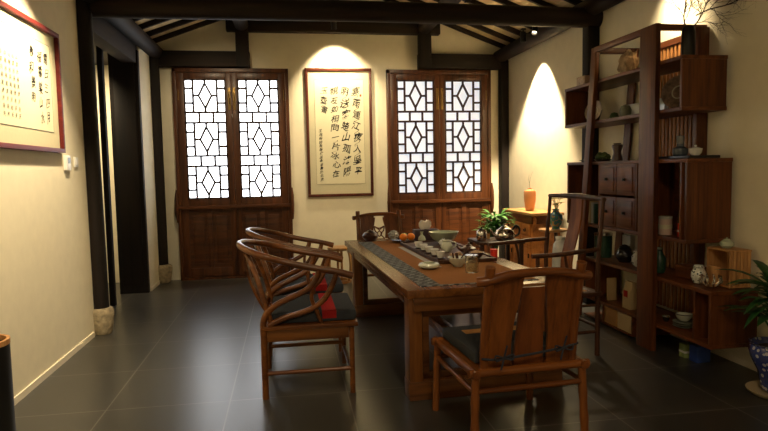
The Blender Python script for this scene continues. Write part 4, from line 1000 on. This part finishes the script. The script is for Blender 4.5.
# inside the middle box
def box_thing(name, label, cat, loc, dims, m, band=None, rz=0):
    t = thing(name, label, cat, loc, rz); a, b, c = dims
    MB().box(-a/2, a/2, -b/2, b/2, 0, c, .003).build('carton', m, t)
    if band: MB().box(-a/2-.001, a/2+.001, -b/2-.001, b/2+.001, c*.35, c*.5, 0).build('band', band, t)
    return t
lath('tea_canister', 'pale pink cylindrical tea canister inside the middle box', 'canister', (3.10, 4.52, ZMi), [(0, 0), (.052, 0), (.052, .13), (0, .13)], pinkcan, extra=lambda t: (MB().lathe([(0, .131), (.053, .131), (.053, .152), (0, .155)], seg=24).build('lid', palecard, t), MB().lathe([(.0525, .05), (.0532, .05), (.0532, .085), (.0525, .085)], seg=24).build('paper_band', paper, t)))
box_thing('tea_box', 'red tea carton right of the pale canister in the middle box', 'box', (3.12, 4.31, ZMi), (.07, .07, .11), redtin, white)
lath('round_tea_cake', 'dark round tea cake leaning at the back of the middle box', 'tea cake', (3.255, 4.42, ZMi), [(0, 0), (.09, 0), (.10, .10), (.085, .20), (.05, .25), (0, .26)], plain('dark_wrap', (.07, .05, .03), .8, var=.3))
bk_lab = ['dark green notebook standing in the far end of the middle box', 'pale book standing beside the dark green notebook', 'brown book standing third in the far compartment']
for k, (m, w) in enumerate(((darkgreen, .03), (palecard, .024), (tanbag, .035))):
    t = thing('book', bk_lab[k], 'book', (3.12, 5.60+k*.05, ZMi)); MB().box(-.07, .07, -w/2, w/2, 0, .20+.01*k, .002).build('cover', m, t); MB().box(-.066, .071, -w/2+.003, w/2-.003, .003, .197+.01*k).build('pages', paper, t)
# on the lower box
lath('dark_jar', 'round black jar on the lower shelf below the drawers', 'jar', (3.16, 5.22, ZL), [(0, 0), (.05, 0), (.08, .04), (.085, .08), (.06, .13), (.045, .14), (0, .14)], blackglaze, extra=lambda t: MB().lathe([(.047, .141), (.05, .15), (.02, .165), (0, .17)], seg=20).build('lid', blackglaze, t))
lath('white_green_jar', 'small white and green lidded jar beside the black jar', 'jar', (3.14, 4.96, ZL), [(0, 0), (.04, 0), (.06, .04), (.06, .09), (.04, .12), (0, .12)], whiteblue, extra=lambda t: MB().lathe([(.045, .121), (.046, .14), (.03, .15), (0, .152)], seg=20).build('lid', whiteblue, t))
box_thing('pale_carton', 'tall pale grey carton behind the black jar on the lower shelf', 'box', (3.27, 5.34, ZL), (.05, .14, .24), palecard, None)
lath('glass_cloche', 'dark green round tin at the far end of the lower shelf', 'tin', (3.14, 5.58, ZL), [(0, 0), (.085, 0), (.085, .22), (0, .22)], darkgreen, extra=lambda t: MB().lathe([(0, .221), (.087, .221), (.087, .245), (0, .25)], seg=26).build('lid', chrome, t))
lath('green_bottle', 'dark green glazed bottle on the lower shelf right of the front post', 'bottle', (3.12, 4.62, ZL), [(0, 0), (.04, 0), (.05, .03), (.05, .13), (.03, .16), (.022, .19), (.027, .20), (0, .20)], darkgreen, extra=lambda t: MB().lathe([(0, .201), (.02, .201), (.022, .22), (0, .222)], seg=16).build('stopper', celadon, t))
t = thing('wooden_box', 'plain brown oblong wooden box on the lower shelf', 'box', (3.22, 4.36, ZL)); MB().box(-.07, .07, -.10, .10, 0, .075, .004).build('body', shY, t); MB().box(-.073, .073, -.103, .103, .076, .098, .004).build('lid', shY, t)
def ext_fil(t):
    mb = MB()
    for k in range(10):
        a = 2*PI*k/10; mb.tube([(.045*math.cos(a), .045*math.sin(a), .01), (.075*math.cos(a), .075*math.sin(a), .04), (.065*math.cos(a), .065*math.sin(a), .075)], .006, 6, 3)
        mb.lathe([(0, -.01), (.01, 0), (0, .01)], (.07*math.cos(a), .07*math.sin(a), .08), 8)
    mb.build('beaded_rim', silver, t)
lath('patterned_jar', 'small white jar with dark speckled pattern near the lower box corner', 'jar', (3.13, 4.14, ZL), [(0, 0), (.035, 0), (.055, .04), (.055, .08), (.038, .11), (.042, .125), (0, .12)], whiteblue, extra=lambda t: MB().lathe([(0, .126), (.038, .126), (.03, .14), (0, .145)], seg=20).build('lid', whiteblue, t))
lath('silver_basket', 'openwork silver beaded bowl at the near corner of the lower box', 'bowl', (3.11, 3.98, ZL), [(0, 0), (.045, 0), (.05, .01), (0, .014)], silver, extra=ext_fil)
# bamboo cabinet
t = thing('bamboo_cabinet', 'small slatted bamboo cabinet on the near end of the lower box', 'cabinet', (3.28, 4.01, ZL))
c = MB().box(-.09, .09, -.125, .125, 0, .012).box(-.09, .09, -.125, .125, .268, .28, .002).box(-.088, .088, .113, .125, .012, .268).box(.078, .088, -.12, .113, .012, .268).build('body', bamboo, t)
for k in range(6): MB().box(-.088+k*.029, -.066+k*.029, -.125, -.113, .012, .268, .002).build('slat', bamboo, t)
MB().box(-.09, -.075, -.02, .113, .012, .14, .002).build('drawer', bamboo, t)
lath('green_jar', 'small pale green round jar on top of the bamboo cabinet', 'jar', (3.27, 4.02, ZL+.281), [(0, 0), (.03, 0), (.05, .02), (.048, .045), (.03, .06), (0, .06)], celadon, extra=lambda t: MB().lathe([(.03, .061), (.02, .07), (.005, .072), (.008, .08), (0, .082)], seg=18).build('lid', celadon, t))
# inside the lower box
for k, (r, y, x, m) in enumerate(((.085, 4.33, 3.15, plain('plate_green_grey', (.26, .28, .22), .3)),)):
    for i, nm in enumerate(('bottom plate of the stack inside the lower box', 'second plate of the stack inside the lower box', 'third plate of the stack inside the lower box')):
        lath('stacked_plate', nm, 'plate', (x, y, ZLi+i*.017), [(0, 0), (r*.6, 0), (r, .014), (r*.98, .016), (r*.6, .006), (0, .005)], m, group='plates stacked in the lower box', part='dish', extra=lambda t: MB().lathe([(.045, -.001), (.05, -.001), (.05, .002), (.045, .002)], seg=20).build('foot_ring', celadonpale, t))
lath('stacked_bowl', 'pale bowl on top of the plate stack inside the lower box', 'bowl', (3.15, 4.33, ZLi+.052), [(0, 0), (.03, 0), (.06, .03), (.07, .055), (.064, .055), (.03, .012), (0, .01)], celadonpale, extra=lambda t: MB().lathe([(.062, .0555), (.071, .0555), (.071, .059), (.062, .059)], seg=24).build('rim', darkclay, t))
t = thing('kraft_bag', 'crumpled kraft paper tea bag standing in the lower box', 'bag', (3.10, 5.02, ZLi))
mb = MB(); bmesh.ops.create_cube(mb.bm, size=1); bmesh.ops.subdivide_edges(mb.bm, edges=mb.bm.edges, cuts=4, use_grid_fill=True)
for v in mb.bm.verts:
    z = v.co.z+.5; n = noise.noise_vector(v.co*4)*.05; v.co = Vector(((v.co.x+n.x)*(.085 if z < .8 else .04), (v.co.y+n.y)*.12, z*.25+(n.z*.03 if z > .1 else 0)))
mb.build('bag', tanbag, t); MB().box(-.052, -.046, -.03, .03, .11, .17, .001).build('label_patch', redcloth, t)
box_thing('tall_pale_book', 'thin tall pale box standing at the far end of the lower box', 'box', (3.12, 5.38, ZLi), (.09, .03, .22), tanbag)
box_thing('blue_carton', 'blue carton on the floor under the lower box', 'box', (3.17, 4.16, 0), (.12, .09, .13), bluebox)
box_thing('green_carton', 'small yellow-green carton on the floor left of the blue carton', 'box', (3.15, 4.28, 0), (.10, .07, .11), greencard, white)
tb = MB()
t = thing('teacup', 'small dark teacup in the lower box beside the plate stack', 'cup', (3.12, 4.52, ZLi)); cup_mb(.032, .045).build('bowl', blackglaze, t); MB().lathe([(.03, .0455), (.033, .0455), (.033, .048), (.03, .048)], seg=20).build('rim', celadon, t)

# floor basket left
t = thing('umbrella_stand', 'tall black cylindrical bin with a tan rim at the left edge', 'bin', (-1.725, 3.60, 0))
MB().lathe([(0, 0), (.14, 0), (.142, .02), (.142, .61), (.13, .61), (.128, .03), (0, .03)], seg=36).build('body', binm, t)
MB().lathe([(.126, .611), (.144, .611), (.144, .64), (.126, .64), (.126, .611)], seg=36).build('rim', bamboo, t)

# ---------------------------------------------------------------- world, camera
w = bpy.data.worlds.new('World'); SC.world = w; w.use_nodes = True
w.node_tree.nodes['Background'].inputs[0].default_value = (.5, .65, .9, 1); w.node_tree.nodes['Background'].inputs[1].default_value = .3
F_, CX, CY, Hc = 597., 384., 215.5, 1.55
dy = Vector((287-CX, 172-CY, F_)).normalized(); dx = Vector((4118-CX, 99-CY, F_)); dx = (dx-dy*dx.dot(dy)).normalized(); dz = dy.cross(dx)
if dz.y > 0: dz = -dz
right = Vector((dx.x, dy.x, dz.x)); down = Vector((dx.y, dy.y, dz.y)); fwd = Vector((dx.z, dy.z, dz.z))
cam = bpy.data.cameras.new('camera'); co = bpy.data.objects.new('camera', cam); COL.objects.link(co)
M = Matrix((right, -down, -fwd)).transposed().to_4x4(); M.translation = (0, 0, Hc); co.matrix_world = M
cam.sensor_width = 36; cam.lens = F_/768*36; cam.clip_start = .05
SC.camera = co
vs = SC.view_settings; vs.view_transform = 'Standard'; vs.look = 'None'; vs.exposure = 1.35; vs.gamma = 1; vs.use_curve_mapping = False
